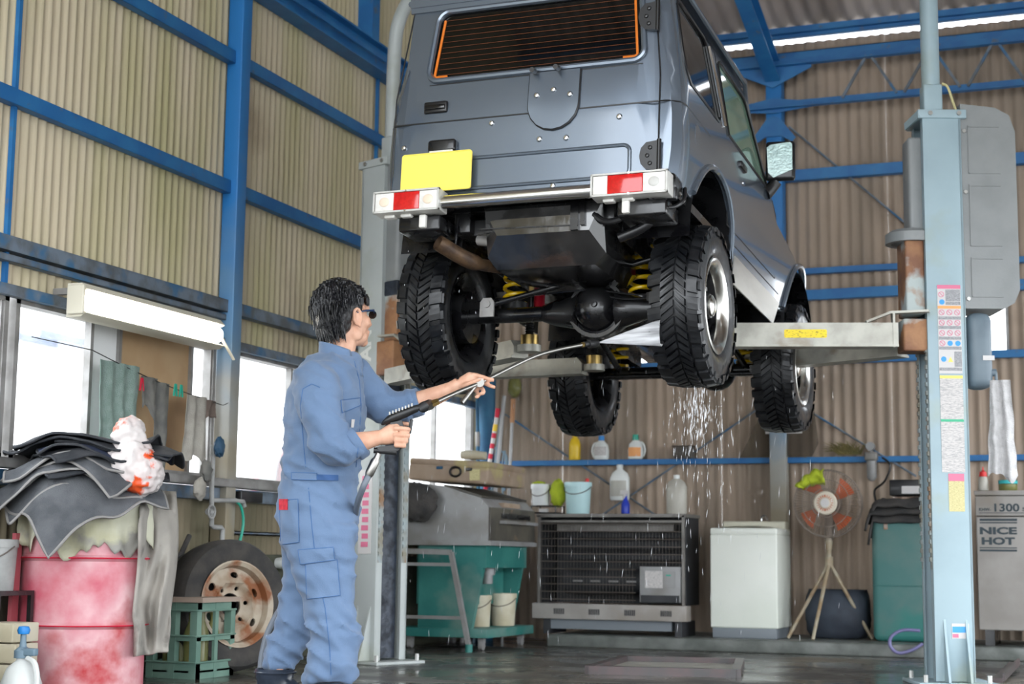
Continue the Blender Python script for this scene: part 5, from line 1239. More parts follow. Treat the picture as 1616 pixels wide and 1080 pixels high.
t.p('bottle_body', MB().lathe([(0, 0), (.03, 0), (.032, .01), (.032, .08), (.014, .12), (.012, .15)], c, 'z', 16), 'bottle_blue'); t.p('spray_head', MB().box(c+Vector((-.01, 0, .165)), (.06, .022, .035), None, .006).cyl(c+Vector((-.01, 0, .12)), c+Vector((0, 0, .15)), .015, 10), 'label_white')
bottle('plastic_canister', (ht(1068), 11.15, HT), [(0, 0), (.068, 0), (.075, .015), (.076, .20), (.06, .235), (.022, .26)], 'jug_milky', [(.022, .258), (.022, .285), (0, .287)], 'jug_white', 'milky plastic canister on the right end of the heater', 'canister', sq_=.75)
def bucket(c, r, h, mat, label, lidmat=None, cat='bucket', group=None, tilt=0):
    t = T('bucket', c, label, cat, group); c = Vector(c)
    t.p('bucket_body', MB().lathe([(0, .004), (r*.84, 0), (r*.86, .004), (r*.98, h), (r*.95, h), (r*.83, .012), (0, .012)], c, 'z', 28), mat, 45)
    t.p('rim', MB().lathe([(r*.96, h-.035), (r*1.02, h-.035), (r*1.03, h-.008), (r*1.0, h), (r*.96, h)], c, 'z', 28, close=True), mat, 30)
    t.p('bail', MB().tube([c+Vector((r*1.03*math.cos(a), -r*1.03*abs(math.sin(a))*.98, h-.03-.06*abs(math.sin(a)))) for a in [i*PI/14 for i in range(15)]], .003, 6), 'wire_steel')
    return t
bk = T('wire_rack', (ht(868), 11.1, HT), 'small black wire rack on the left end of the heater', 'rack')
rx = ht(868)
for z in (HT+.005, HT+.055): bk.p('shelf', MB().bb((rx-.10, 11.0, z), (rx+.10, 11.2, z+.008)), 'black_metal', 0)
for x in (-.095, .095):
    for y in (11.005, 11.195): bk.p('rack_post', MB().cyl((rx+x, y, HT), (rx+x, y, HT+.06), .005, 6), 'black_metal')
bk.p('tin', MB().bb((rx-.04, 11.02, HT+.013), (rx+.02, 11.06, HT+.04)), 'label_white', 0)
bucket((ht(853, 11.1), 11.1, HT+.063), .072, .16, 'bucket_white', 'white bucket on the small black rack')
lump('rubber_glove', 'lime_cloth', 'yellow green cloth stuffed beside the white bucket', 'cloth', (ht(879, 11.08), 11.1, HT+.153), (.055, .06, .10), .25, 3, 2)
lump('rubber_glove', 'lime_cloth', 'green rag lying in the white bucket', 'cloth', (ht(850, 11.1), 11.1, HT+.225), (.05, .045, .022), .3, 4, 7)
bucket((ht(912, 11.1), 11.1, HT), .10, .235, 'bucket_blue', 'pale blue bucket on the heater')
bottle('squeeze_bottle', (ht(925, 11.1), 11.12, HT+.013), [(0, 0), (.02, 0), (.02, .19), (.012, .21)], 'bucket_white', [(.014, .21), (.014, .25), (0, .255)], 'cap_red', 'red capped bottle standing in the pale blue bucket')
# bottles on the hot water washer
b1 = onY(1552, 775, 11.0)
bottle('squeeze_bottle', (b1.x, 11.0, 1.091), [(0, 0), (.032, 0), (.034, .01), (.03, .085), (.024, .10)], 'jug_milky', [(.026, .10), (.022, .13), (.006, .14), (.004, .165), (0, .165)], 'cap_red', 'milky squeeze bottle with red nozzle on the hot water washer')
b2 = onY(1591, 775, 11.0)
t = T('storage_jar', (b2.x, 11.0, 1.091), 'olive jar with a turquoise lid on the hot water washer', 'jar'); c = Vector(t.o)
t.p('jar_body', MB().lathe([(0, 0), (.055, 0), (.06, .008), (.06, .045), (.055, .05)], c, 'z', 22), 'olive_jar'); t.p('lid', MB().lathe([(.062, .05), (.062, .07), (.058, .074), (0, .074)], c, 'z', 22), 'cap_teal')
# ---- parts washer with hood
mx0, mx1, my0, my1 = -4.70, -4.055, 9.95, 10.82
t = T('parts_washer', ((mx0+mx1)/2, (my0+my1)/2, 0), 'teal parts washing machine with a grey steel hood', 'machine')
hp = [(mx0, .725), (mx1+.02, .725), (mx1+.02, .96), (mx1-.04, 1.02), (-4.37, 1.10), (mx0, 1.14)]
t.p('hood', MB().prism(hp, lambda x, z, h: (x, h, z), my0, my1), 'sheet_grey', 20)
t.p('hood_front', MB().bb((mx1+.018, my0+.01, .735), (mx1+.035, my1-.01, .955)), 'hood_dark', 0)
t.p('hood_top', MB().prism([(mx1-.035, 1.022), (-4.37, 1.102), (-4.37, 1.112), (mx1-.03, 1.034)], lambda x, z, h: (x, h, z), my0+.01, my1-.01), 'hood_dark', 0)
t.p('hood_slot', MB().bb((mx1+.03, my0+.2, .885), (mx1+.04, my1-.12, .92)), 'black_metal', 0); t.p('handle_bar', MB().bar((mx1+.06, my0+.16, .86), (mx1+.06, my1-.06, .86), .04, .022), 'sheet_grey', 0)
t.p('hood_label', MB().bb((mx1-.01, my0+.26, .963), (mx1+.03, my1-.3, .995), 0), 'case_brown', 0); t.p('drip_tray', MB().bb((mx0, my0-.015, .70), (mx1+.045, my1+.01, .73)), 'sheet_grey', 0)
lgp = [(mx0+.15, .70), (mx1, .70), (mx1-.02, .55), (mx1-.10, .14), (mx1-.19, .14), (mx0+.15, .14)]
t.p('leg_panel', MB().prism(lgp, lambda x, z, h: (x, h, z), my0+.02, my0+.06), 'teal_paint', 0); t.p('leg_panel', MB().prism(lgp, lambda x, z, h: (x, h, z), my1-.12, my1-.08), 'teal_paint', 0)
t.p('apron', MB().bb((mx1-.02, my0+.02, .55), (mx1, my1-.08, .70)), 'teal_paint', 0); t.p('sump', MB().bb((mx0+.1, my0+.1, .3), (mx1-.15, my1-.15, .70)), 'teal_paint', 0)
t.p('drain_pipe', MB().cyl((mx1-.1, my0+.3, .5), (mx1-.1, my0+.3, .56), .05, 16).cyl((mx1-.1, my0+.3, .44), (mx1-.1, my0+.3, .5), .035, 14), 'sheet_grey')
bs_ = t.p('base_frame', MB().bb((mx0, my0-.02, .085), (mx1+.03, my1, .145), .004), 'teal_paint')
for x in (mx0+.08, mx1-.04):
    for y in (my0+.06, my1-.08): t.p('caster', MB().bb((x-.02, y-.02, .05), (x+.02, y+.02, .09)).lathe([(0, -.014), (.032, -.014), (.032, .014), (0, .014)], (x, y, .034), 'x', 16), 'sheet_grey', 30)
lump('drain_hose', 'dark_cloth', 'dark corrugated duct bundle hung on the grey hood', 'duct', (-4.55, my0-.06, .99), (.16, .055, .13), .2, 3, 9)
# case on the hood
t = T('carrying_case', (-4.38, 10.35, 1.115), 'brown plastic case lying on the parts washer hood', 'case')
cs = Matrix.Rotation(.06, 3, 'Y')
t.p('case_body', MB().box((-4.36, 10.36, 1.19), (.60, .72, .12), cs, .02), 'case_brown'); t.p('case_lid', MB().box((-4.355, 10.36, 1.26), (.60, .72, .05), cs, .018), 'case_brown')
t.p('case_handle', MB().tube([(-4.30+.04*math.cos(a), 9.99, 1.20+.032*math.sin(a)) for a in [i*PI/8 for i in range(16)]], .008, 8, closed=True), 'black_plastic')
for x in (-4.42, -4.20): t.p('latch', MB().box((x, 9.997, 1.225-.06*(x+4.36)), (.045, .02, .02), None, .004), 'tarp_blue' if x < -4.3 else 'black_plastic')
t.p('case_patch', MB().bb((-4.195, 9.995, 1.14), (-4.12, 10.001, 1.215)), 'label_cream', 0)
one('rolled_rag', MB().tube([(-4.38, 10.28, 1.335), (-4.30, 10.29, 1.333), (-4.2, 10.30, 1.327)], [.03, .035, .028], 10), 'bucket_cream', 'rolled cream rag on top of the brown case', 'rag')
bucket((-4.235, 10.30, .146), .085, .215, 'bucket_cream', 'front cream bucket under the teal parts washer'); bucket((-4.16, 10.56, .146), .095, .225, 'bucket_cream', 'rear cream bucket under the teal parts washer')
# grey trestle in front of the machine
a, b = onY(712, 872, 9.80), onY(740, 1020, 9.80)
t = T('trestle', (b.x-.2, 9.8, 0), 'grey steel trestle frame in front of the parts washer', 'stand')
g = T.p
bz_ = onZ(741, 1027, 0)
A_ = Vector((a.x, 9.80, a.z)); B_ = Vector((b.x, 9.80, .03))
t.p('leg', MB().bar(A_, B_, .03, .03, (0, 1, 0)), 'sheet_grey', 0); t.p('top_bar', MB().bar(A_+Vector((0, 0, 0)), A_+Vector((-.55, 0, .01)), .035, .035), 'sheet_grey', 0)
for zz in (.57, .22): xx = A_.x+(B_.x-A_.x)*(A_.z-zz)/(A_.z-.03); t.p('cross_bar', MB().bar((xx, 9.8, zz), (xx-.5, 9.8, zz), .025, .022), 'sheet_grey', 0)
t.p('far_leg', MB().bar(A_+Vector((-.5, 0, 0)), (A_.x-.62, 9.8, 0), .03, .03, (0, 1, 0)), 'sheet_grey', 0); t.p('foot', MB().cyl((B_.x, 9.8, 0), (B_.x, 9.8, .05), .025, 12), 'teal_paint')
# long tools standing in the corner behind the case
def pole(name, p0, p1, r, mat, label, cat, extra=None):
    A, B = Vector(p0), Vector(p1); t = T(name, tuple(A), label, cat); t.p('shaft', MB().cyl(A, B, r, 14), mat)
    for q in extra or (): t.p(q[0], MB().cyl(A.lerp(B, q[1]), A.lerp(B, q[2]), r*q[4], 14), q[3])
    return t
def pc(u, v, y): return onY(u, v, y)
def foot(u, v, u2, v2, y):  # extends a leaning pole down to the floor
    a = pc(u, v, y); b = pc(u2, v2, y+.12); d = b-a; s = (0-a.z)/d.z; return a+d*s
P1, P2 = pc(772, 735, 11.0), pc(786, 645, 11.03)
F1 = P1+(P2-P1)*((0-P1.z)/(P2.z-P1.z))
pole('marker_pole', F1, P2, .016, 'label_white', 'red and white banded marker pole in the corner', 'pole', [('red_band', .60+.045*k, .622+.045*k, 'red_band', 1.04) for k in range(7)]+[('red_band', .96, 1.0, 'red_band', 1.05), ('amber_band', .90, .93, 'bottle_yellow', 1.04)])
for nm, q0, q1, r, mt, lb, ct, ex in (('broom', (803, 780), (810, 630), .012, 'pole_grey', 'broom handle with a brown grip leaning in the corner', 'broom', [('grip', .90, 1.0, 'wood_handle', 1.5)]), ('steel_bar', (786, 730), (796, 625), .016, 'pole_grey', 'grey steel bar leaning in the corner', 'bar', None), ('jack_handle', (754, 712), (753, 630), .013, 'tarp_blue', 'dark blue tool shaft with a silver sleeve in the corner', 'tool', [('sleeve', .80, .86, 'alu_frame', 1.4)]), ('steel_bar', (782, 735), (792, 655), .014, 'pole_blue', 'pale blue bar beside the red and white pole', 'bar', None)):
    a, b = pc(*q0, 11.02), pc(*q1, 11.05); f0 = a+(b-a)*((0-a.z)/(b.z-a.z)); pole(nm, f0, b, r, mt, lb, ct, ex)
c = pc(768, 700, 11.3)
t = T('rolled_sheet', (c.x, 11.3, 0), 'tall roll of blue tarpaulin standing in the corner', 'roll')
t.p('roll', MB().tube([(c.x, 11.3, 0), (c.x, 11.3, 1.36)], [.07, .075], 18), 'tarp_blue'); t.p('upper_roll', MB().tube([(c.x-.005, 11.3, 1.36), (c.x-.01, 11.31, 1.98)], [.066, .07], 18), 'tarp_blue')
c = pc(812, 611, 11.6)
lump('hanging_pouch', 'olive_jar', 'dull yellow pouch hanging in the back corner', 'pouch', (c.x, 11.6, c.z), (.055, .05, .085), .1, 3, 3)
hp_ = [pc(u, v, 11.24) for u, v in ((775, 705), (795, 715), (800, 725), (800, 750), (796, 775), (794, 760), (798, 730), (796, 712), (792, 745), (794, 785))]
one('coiled_cord', MB().tube(spline(hp_, 5), .008, 8), 'pole_blue', 'pale blue cord hanging in loops in the corner', 'cord')
# ---- on the wall rail to the right
c = onY(1079, 716, 11.7)
t = T('wire_basket', (c.x, 11.7, SZ), 'small grey mesh basket on the wall rail', 'basket'); bm_ = MB()
for k in range(8): bm_.cyl((c.x-.075, 11.66+.0, SZ+.012*k), (c.x+.075, 11.66, SZ+.012*k), .002, 5)
for k in range(14): bm_.cyl((c.x-.075+.0115*k, 11.66, SZ), (c.x-.075+.0115*k, 11.66, SZ+.09), .002, 5)
t.p('mesh', bm_, 'wire_steel')['kind'] = 'stuff'
t.p('basket_rim', MB().tube([(c.x+dx, y, SZ+.09) for dx, y in rrect(-.08, 11.655, .08, 11.75, .01)], .005, 6, closed=True), 'wire_steel'); t.p('basket_body', MB().bb((c.x-.07, 11.665, SZ), (c.x+.07, 11.75, SZ+.085), .005), 'heater_grey')
c = onY(1376, 760, 11.7); c2 = onY(1376, 712, 11.7)
t = T('air_filter', (c.x, 11.68, c.z), 'grey air filter bowl with a round gauge on the back wall', 'filter')
t.p('bowl', MB().lathe([(0, 0), (.02, .005), (.035, .03), (.038, .15), (.04, .16), (0, .165)], (c.x, 11.70, c.z), 'z', 20), 'sheet_grey'); t.p('filter_head', MB().bb((c.x-.045, 11.65, c.z+.15), (c.x+.045, 11.735, c.z+.21), .01), 'heater_grey')
t.p('gauge', MB().cyl((c.x, 11.64, c2.z+.03), (c.x, 11.68, c2.z+.03), .032, 20).cyl((c.x, 11.69, c.z+.2), (c.x, 11.69, c2.z+.02), .01, 8), 'sheet_grey')
hs_ = [onY(u, v, 11.68) for u, v in ((1392, 722), (1405, 735), (1396, 760), (1380, 775), (1385, 800))]
t.p('air_hose', MB().tube(spline(hs_), .008, 8), 'black_plastic')
c = onY(1338, 712, 11.68); gm2 = MB(); rn2 = random.Random(9)
for i in range(90):
    b0 = Vector((c.x+rn2.uniform(-.07, .10), 11.70, SZ+.012)); d = Vector((rn2.uniform(-.13, .06), rn2.uniform(-.04, .02), rn2.uniform(.01, .10))); gm2.tube([b0, b0+d*.5+Vector((0, 0, .02)), b0+d], [.004, .003, .001], 4)
gr = one('dried_grass', gm2, 'dry_grass', 'bunch of dry grass lying on the wall rail above the fan', 'grass'); gr['kind'] = 'stuff'
# smoked glass pane leaning on the rail behind the front wheel
pa = [onY(u, v, 11.70) for u, v in ((1168, 724), (1282, 724), (1292, 700), (1285, 650), (1268, 628), (1215, 622))]
zz0 = SZ; gp_ = [(p.x, max(p.z, SZ)) for p in pa]
one('vehicle_window', MB().prism(gp_, lambda x, z, h: (x, h+(z-SZ)*.05, z), 11.69, 11.695), 'smoked_glass', 'smoked vehicle window pane leaning on the wall rail', 'glass pane', smooth=20)
a, b = onY(1208, 675, 11.688), onY(1266, 684, 11.688)
one('paper_strip', MB().bb((a.x, 11.686, b.z), (b.x, 11.689, a.z)), 'label_white', 'white paper strip stuck on the blue back column', 'paper', smooth=0)
# purple hose loop hanging at the kerb beside the post
hl_ = [onY(u, v, 10.70) for u, v in ((1452, 996), (1425, 995), (1407, 1005), (1405, 1020), (1418, 1031), (1440, 1026), (1456, 1016))]
for p in hl_: p.z = max(p.z, .012)
one('garden_hose', MB().tube(spline(hl_, 8), .011, 10), 'purple_hose', 'loop of purple hose lying at the kerb by the post', 'hose')
# steel frame let into the floor
pa = [onZ(u, v, 0) for u, v in ((930, 1064), (1162, 1070), (1168, 1051), (985, 1047))]
t = T('pit_frame', tuple((pa[0]+pa[2])/2), 'low reddish steel frame round the floor pit', 'frame')
for i in range(4): A, B = pa[i], pa[(i+1) % 4]; t.p('angle_bar', MB().bar(A+Vector((0, 0, .022)), B+Vector((0, 0, .022)), .05, .044), 'frame_red', 0)
t.p('cover_plate', MB().prism([(p.x, p.y) for p in pa], lambda x, y, h: (x, y, h), .001, .012), 'arm_zinc', 0)
a = onZ(1575, 1078, 0); b = onZ(1600, 1058, 0)
one('rail_offcut', MB().bar(a+Vector((0, 0, .012)), b+Vector((0, 0, .035)), .05, .024).bar(a+Vector((.03, 0, .03)), b+Vector((.03, 0, .05)), .012, .04), 'frame_red', 'short rusty steel rail lying on the floor at right', 'rail', smooth=0)
# ================================================================ LEFT SIDE
M('drum_red', (.52, .10, .14), (.68, .42, .44), 3, .45, lo=.36, hi=.58, c3=(.42, .012, .018), sc3=3.2, lo3=.52, hi3=.66, bump=.05)
M('mat_grey', (.115, .12, .13), (.07, .075, .083), 9, .85, bump=.5, bsc=220); M('mat_dark', (.022, .025, .03), (.04, .042, .048), 12, .8, bump=.5, bsc=220); M('mat_blue', (.03, .042, .085), (.022, .03, .06), 10, .8, bump=.5, bsc=220); M('mat_edge', (.26, .25, .24), rough=.8)
M('sheet_cream', (.56, .55, .43), (.44, .42, .28), 5, .8, c3=(.30, .29, .26), sc3=6, lo3=.56, hi3=.66); M('garment_grey', (.40, .37, .33), (.30, .28, .25), 5, .85, c3=(.18, .165, .15), sc3=7, lo3=.6, hi3=.7)
M('bag_plastic', (.72, .66, .64), (.62, .50, .48), 5, .3, c3=(.75, .09, .02), sc3=6, lo3=.55, hi3=.58, alpha=.93); M('crate_green', (.15, .25, .20), (.11, .20, .16), 6, .5); M('board', (.32, .25, .20), rough=.8)
M('truck_tyre', (.028, .027, .026), (.05, .045, .04), 10, .85, bump=.2, bsc=60); M('truck_rim', (.42, .36, .28), (.30, .22, .15), 8, .6, c3=(.22, .08, .03), sc3=6, lo3=.52, hi3=.62)
M('towel_green', (.22, .29, .26), (.17, .24, .21), 20, .9, bump=.5, bsc=160); M('cloth_grey', (.15, .145, .13), (.10, .10, .095), 14, .9); M('cloth_pale', (.34, .32, .28), (.27, .25, .22), 14, .9, bump=.4, bsc=160); M('cloth_brown', (.12, .09, .075), rough=.9)
M('lamp_case', (.62, .58, .47), rough=.5); M('lamp_tube', (1.0, .97, .90), emit=3.2); M('pipe_grey', (.34, .34, .33), (.25, .25, .24), 9, .5); M('sign_blue', (.006, .02, .07), (.05, .08, .14), 3, .5, lo=.45, hi=.6); M('bag_blue', (.02, .06, .11), rough=.6)
M('van_white', (.80, .78, .78), rough=.3, coat=.4); M('van_trim', (.45, .10, .12), rough=.4); M('van_glass', (.05, .06, .06), rough=.05)
# oil drum
DX, DY, DR, DH = -4.44, 6.08, .283, .87
t = T('oil_drum', (DX, DY, 0), 'faded red oil drum under a heap of floor mats', 'drum')
t.p('drum_shell', MB().lathe([(0, 0), (DR, 0), (DR+.004, .012), (DR-.004, .025), (DR-.004, .28), (DR+.010, .295), (DR-.004, .31), (DR-.004, .575), (DR+.010, .59), (DR-.004, .605), (DR-.004, DH-.02), (DR+.006, DH-.01), (DR+.004, DH), (DR-.012, DH-.012), (0, DH-.014)], (DX, DY, 0), 'z', 48), 'drum_red', 30)
for z in (.295, .59): t.p('drum_ring', MB().tube([(DX+(DR+.009)*math.cos(a), DY+(DR+.009)*math.sin(a), z) for a in [i*PI/24 for i in range(48)]], .0035, 6, closed=True), 'red_band')
# cream plastic sheet hanging round the drum
sm_ = MB(); a0, a1 = -2.75, .35
def ds(u, v):
    a = a0+(a1-a0)*u; d = .25+.13*noise.noise(Vector((u*7, 0, 2)))+.05*noise.noise(Vector((u*23, 0, 7)))
    r = DR+.016+.022*math.sin(u*46+1.2*math.sin(v*4))*(.3+.7*v)*.5+.012*noise.noise(Vector((u*12, v*4, 3)))
    if v < .12: r -= .10*(1-v/.12); z = DH+.012
    else: z = DH+.012-d*(v-.12)/.88
    return (DX+r*math.cos(a), DY+r*math.sin(a), z)
sm_.grid(70, 16, ds); so = one('plastic_sheet', sm_, 'sheet_cream', 'crumpled cream plastic sheet hanging over the red drum rim', 'sheet', smooth=70); q = so.modifiers.new('t', 'SOLIDIFY'); q.thickness = .004
# floor mats, a heap of singles
ml = ['frayed grey felt mat lowest against the drum rim', 'brown tinged mat just above the drum rim', 'curled grey car mat at the bottom of the heap', 'broad grey mat with a downturned corner over the drum front', 'second grey mat from the bottom of the heap', 'dark rubber car mat low in the heap', 'grey mat with a bent middle in the heap', 'light edged grey mat halfway up the heap', 'ribbed grey car mat in the middle of the heap', 'speckled dark mat in the upper heap', 'navy blue carpet mat near the top of the heap', 'black mat sticking out to the right near the top', 'dark grey mat second from the top of the heap', 'thin black rubber mat lying on top of the heap']
mr = random.Random(21)
def mat_(k, c, w, d, rz, zb, curl, mt, lab, seed):
    nu, nv = 22, 18; pts = []; ca, sa = math.cos(rz), math.sin(rz)
    for i in range(nu+1):
        for j in range(nv+1):
            u = 2*i/nu-1; v = 2*j/nv-1
            # rounded corners
            uu = u*math.sqrt(max(0, 1-.16*v*v)); vv = v*math.sqrt(max(0, 1-.16*u*u))
            x = uu*w/2; y = vv*d/2; X = c[0]+x*ca-y*sa; Y = c[1]+x*sa+y*ca
            rr = math.hypot(X-DX, Y-DY); over = max(0, rr-.22)
            z = zb-curl*over*over*2.0-.30*curl*over+.055*noise.noise(Vector((X*5.5, Y*5.5, .3+zb*1.2)))*(.35+rr*2.2)+.012*math.sin(u*5+seed)*(.2+rr*2)+.010*noise.noise(Vector((u*3, v*3, seed)))
            pts.append(Vector((X, Y, z)))
    kk = len(pts); fs = [(i*(nv+1)+j, (i+1)*(nv+1)+j, (i+1)*(nv+1)+j+1, i*(nv+1)+j+1) for i in range(nu) for j in range(nv)]
    t = T('floor_mat', (c[0], c[1], zb), lab, 'mat', 'heap of car floor mats on the drum')
    bd = [i*(nv+1) for i in range(nu+1)]+[nu*(nv+1)+j for j in range(1, nv+1)]+[i*(nv+1)+nv for i in range(nu-1, -1, -1)]+[j for j in range(nv-1, 0, -1)]
    mb = MB(); mb.add(pts+[p-Vector((0, 0, .007)) for p in pts], fs+[tuple(q+kk for q in reversed(f)) for f in fs]+[(bd[q], bd[(q+1) % len(bd)], bd[(q+1) % len(bd)]+kk, bd[q]+kk) for q in range(len(bd))])
    t.p('mat_sheet', mb, mt, 60); t.p('binding', MB().tube([pts[q]-Vector((0, 0, .0035)) for q in bd], .0065, 6, closed=True), 'mat_edge' if mt == 'mat_grey' else 'mat_dark', 60)
specs = [(-.10, .05, .56, .46, .2, .8), (-.06, .02, .54, .44, -.2, .8), (-.03, -.04, .60, .50, .3, 1.0), (.05, -.08, .62, .52, .75, 1.25), (-.10, -.02, .60, .46, -.1, .9), (.04, .02, .58, .48, .5, .7), (-.06, -.08, .56, .46, .15, .85), (.0, -.03, .62, .46, -.35, .8), (-.05, -.05, .56, .44, .1, .6), (.05, -.02, .52, .42, .6, .5), (.08, .02, .60, .44, .2, .35), (.13, .06, .56, .36, .05, .25), (-.06, .0, .58, .44, -.1, .3), (-.02, .03, .64, .46, .12, .1)]
mats_ = ['mat_grey', 'mat_dark', 'mat_grey', 'mat_grey', 'mat_grey', 'mat_dark', 'mat_grey', 'mat_grey', 'mat_grey', 'mat_dark', 'mat_blue', 'mat_dark', 'mat_dark', 'mat_dark']
for k, (dx, dy, w, d, rz, cu) in enumerate(specs): mat_(k, (DX+dx+.02, DY+dy-.04), w, d, rz+YAW, DH+.025+.0165*k, cu, mats_[k], ml[k], k*1.7)
# grey garment hanging down the right side of the drum
gx, gy_ = DX+.24, DY+.10
gm3 = MB()
def ga(u, v):
    q = onX(216+62*u*(1-.1*v)+6*math.sin(v*5), 772+4*u+265*v*(1-.05*u), -4.14+.03*math.sin(u*9+2*math.sin(v*3))+.035*noise.noise(Vector((u*4, v*5, 2)))+.02*math.sin(u*14+v*6)-.10*max(0, .12-v)/.12); return q
gm3.grid(20, 34, ga); go3 = one('work_garment', gm3, 'garment_grey', 'grey stained garment hanging from the heap beside the drum', 'garment', smooth=70); q = go3.modifiers.new('t', 'SOLIDIFY'); q.thickness = .012
# plastic bag on the heap
c = onX(207, 735, -4.17)
bgm = MB().ell((0, 0, 0), (.115, .10, .11), 18, 14).ell((-.02, 0, .11), (.08, .07, .095), 16, 12).ell((.06, 0, -.06), (.10, .09, .10), 16, 12)
bgm = remeshed(bgm, .009, 3, .5, lambda p: .016*noise.noise(p*22)+.008*noise.noise(p*50))
bgm.xf(lambda v: v+Vector((c.x, c.y, c.z+.02))); one('plastic_bag', bgm, 'bag_plastic', 'crumpled white and orange plastic bag on the mat heap', 'bag', smooth=60)
# green crate with a board on it
k0 = onZ(308, 1073, 0); cw, cdp, ch = .29, .36, .375
t = T('plastic_crate', (k0.x-cw/2, k0.y+cdp/2, 0), 'green plastic bottle crate beside the truck wheel', 'crate'); x1 = k0.x; x0_ = x1-cw; y0 = k0.y; y1 = y0+cdp
for nm, zz0, zz1 in (('bottom_band', .0, .075), ('middle_rail', .185, .21), ('top_band', .335, ch)):
    b_ = MB()
    for p, q in (((x0_, y0), (x1, y0+.012)), ((x0_, y1-.012), (x1, y1)), ((x0_, y0), (x0_+.012, y1)), ((x1-.012, y0), (x1, y1))): b_.bb((p[0], p[1], zz0), (q[0], q[1], zz1))
    t.p(nm, b_, 'crate_green', 0)
for x in (x0_, x1-.04, x0_+cw/2-.02):
    for y in (y0, y1-.04): t.p('upright', MB().bb((x, y-.002, 0), (x+.04, y+.04, ch)), 'crate_green', 0)
for x in (x0_, x1-.014): t.p('upright', MB().bb((x, y0+cdp/2-.015, 0), (x+.016, y0+cdp/2+.015, ch)), 'crate_green', 0)
for zz in (.08, .21, .335): t.p('rim', MB().tube([(x, y, zz) for x, y in rrect(x0_-.004, y0-.004, x1+.004, y1+.004, .01)], .006, 6, closed=True), 'crate_green')
t.p('crate_floor', MB().bb((x0_, y0, .03), (x1, y1, .04)), 'crate_green', 0)
for i in range(2):
    for j in range(3): t.p('bottle', MB().lathe([(0, .045), (.036, .045), (.036, .22), (.014, .28), (.014, .32), (0, .32)], (x0_+.085+.12*i, y0+.08+.10*j, 0), 'z', 12), 'olive_jar')
one('board', MB().box((x1-cw/2+.005, y0+cdp/2-.01, ch+.0125), (cw+.05, cdp+.02, .024), Matrix.Rotation(.03, 3, 'Z')), 'board', 'thin brown board lying on the green crate', 'board', smooth=0)
# truck wheel leaning on the wall
wc = onX(357, 948, -4.44); WR = .345
tw_ = empty('truck_wheel', (wc.x, wc.y, WR+.004), 0, 'old truck wheel with a rusty rim leaning on the wall', 'wheel')
tw_.rotation_euler = (0, math.radians(-7), math.radians(-24))
tyr = [(.215, -.09), (.235, -.105), (.28, -.112), (.32, -.10), (.34, -.07), (WR, 0), (.34, .07), (.32, .10), (.28, .112), (.235, .105), (.215, .09), (.20, 0)]
obj('tyre', MB().lathe(tyr, (0, 0, 0), 'x', 56, close=True), 'truck_tyre', tw_, 35)
rm = MB(); hole = []
nn_ = 48
obj('rim_barrel', MB().lathe([(.205, .085), (.222, .100), (.226, .108), (.218, .110), (.20, .095), (.193, .06), (.19, -.08), (.2, -.09)], (0, 0, 0), 'x', 48, close=True), 'truck_rim', tw_, 30)
dsk = MB(); out = [(.192*math.cos(2*PI*i/48), .192*math.sin(2*PI*i/48)) for i in range(48)]
holes = [[(.062*math.cos(-2*PI*i/20), .062*math.sin(-2*PI*i/20)) for i in range(20)]]
for k in range(6):
    a = k*PI/3+.4; cx_, cy_ = .155*math.cos(a), .155*math.sin(a); holes.append([(cx_+.024*math.cos(-t_)*-math.sin(a)+.017*math.sin(-t_)*math.cos(a), cy_+.024*math.cos(-t_)*math.cos(a)+.017*math.sin(-t_)*math.sin(a)) for t_ in [2*PI*i/12 for i in range(12)]])
for k in range(6): a = k*PI/3+.1; holes.append([(.092*math.cos(a)+.012*math.cos(-t_), .092*math.sin(a)+.012*math.sin(-t_)) for t_ in [2*PI*i/8 for i in range(8)]])
def dfn(y, z, h): r = math.hypot(y, z); return (.055+(.025*math.exp(-((r-.118)/.02)**2))-.015*(r < .105)-h, y, z)
solid_fill(dsk, out, holes, dfn, .012, .02); obj('rim_disc', dsk, 'truck_rim', tw_, 40)
obj('rim_back', MB().lathe([(0, -.05), (.19, -.05), (.19, -.06), (0, -.06)], (0, 0, 0), 'x', 24), 'truck_tyre', tw_)
# spray bottle, bucket, tyre and oddments at the left edge
bx_ = onZ(35, 1092, 0); bx_ = Vector((-4.18, onX(35, 1045, -4.18).y, 0)); zb_ = onX(35, 1085, -4.18).z
t = T('pump_sprayer', (bx_.x, bx_.y, 0), 'white pump sprayer bottle with a blue head beside the drum', 'sprayer'); c = bx_
t.p('bottle_body', MB().lathe([(0, 0), (.075, 0), (.082, .01), (.082, .09), (.06, .15), (.025, .18), (.022, .20)], c, 'z', 24), 'jug_white', 50)
t.p('pump_head', MB().lathe([(.034, .19), (.034, .22), (.015, .235), (.012, .26), (.012, .29)], c, 'z', 16).box(c+Vector((.03, -.01, .215)), (.09, .03, .03), None, .006), 'pole_blue'); t.p('pump_knob', MB().lathe([(.022, .285), (.026, .30), (.02, .315), (0, .317)], c, 'z', 16), 'cap_blue')
t.p('handle', MB().tube(spline([c+Vector(p) for p in ((.04, -.02, .19), (.085, -.03, .17), (.10, -.03, .10), (.085, -.03, .03))]), .012, 8), 'jug_white')
for k in range(3):
    p = onX(22, 1005+22*k, -4.46); one('wood_block', MB().box((-4.40, p.y-.10, .28-.085*k), (.16, .17, .08), Matrix.Rotation(.1*k, 3, 'Z'), .006), 'bucket_cream', ['top pale wooden block behind the white sprayer', 'middle pale wooden block behind the white sprayer', 'bottom pale wooden block behind the white sprayer'][k], 'block', 'wooden blocks stacked by the drum')
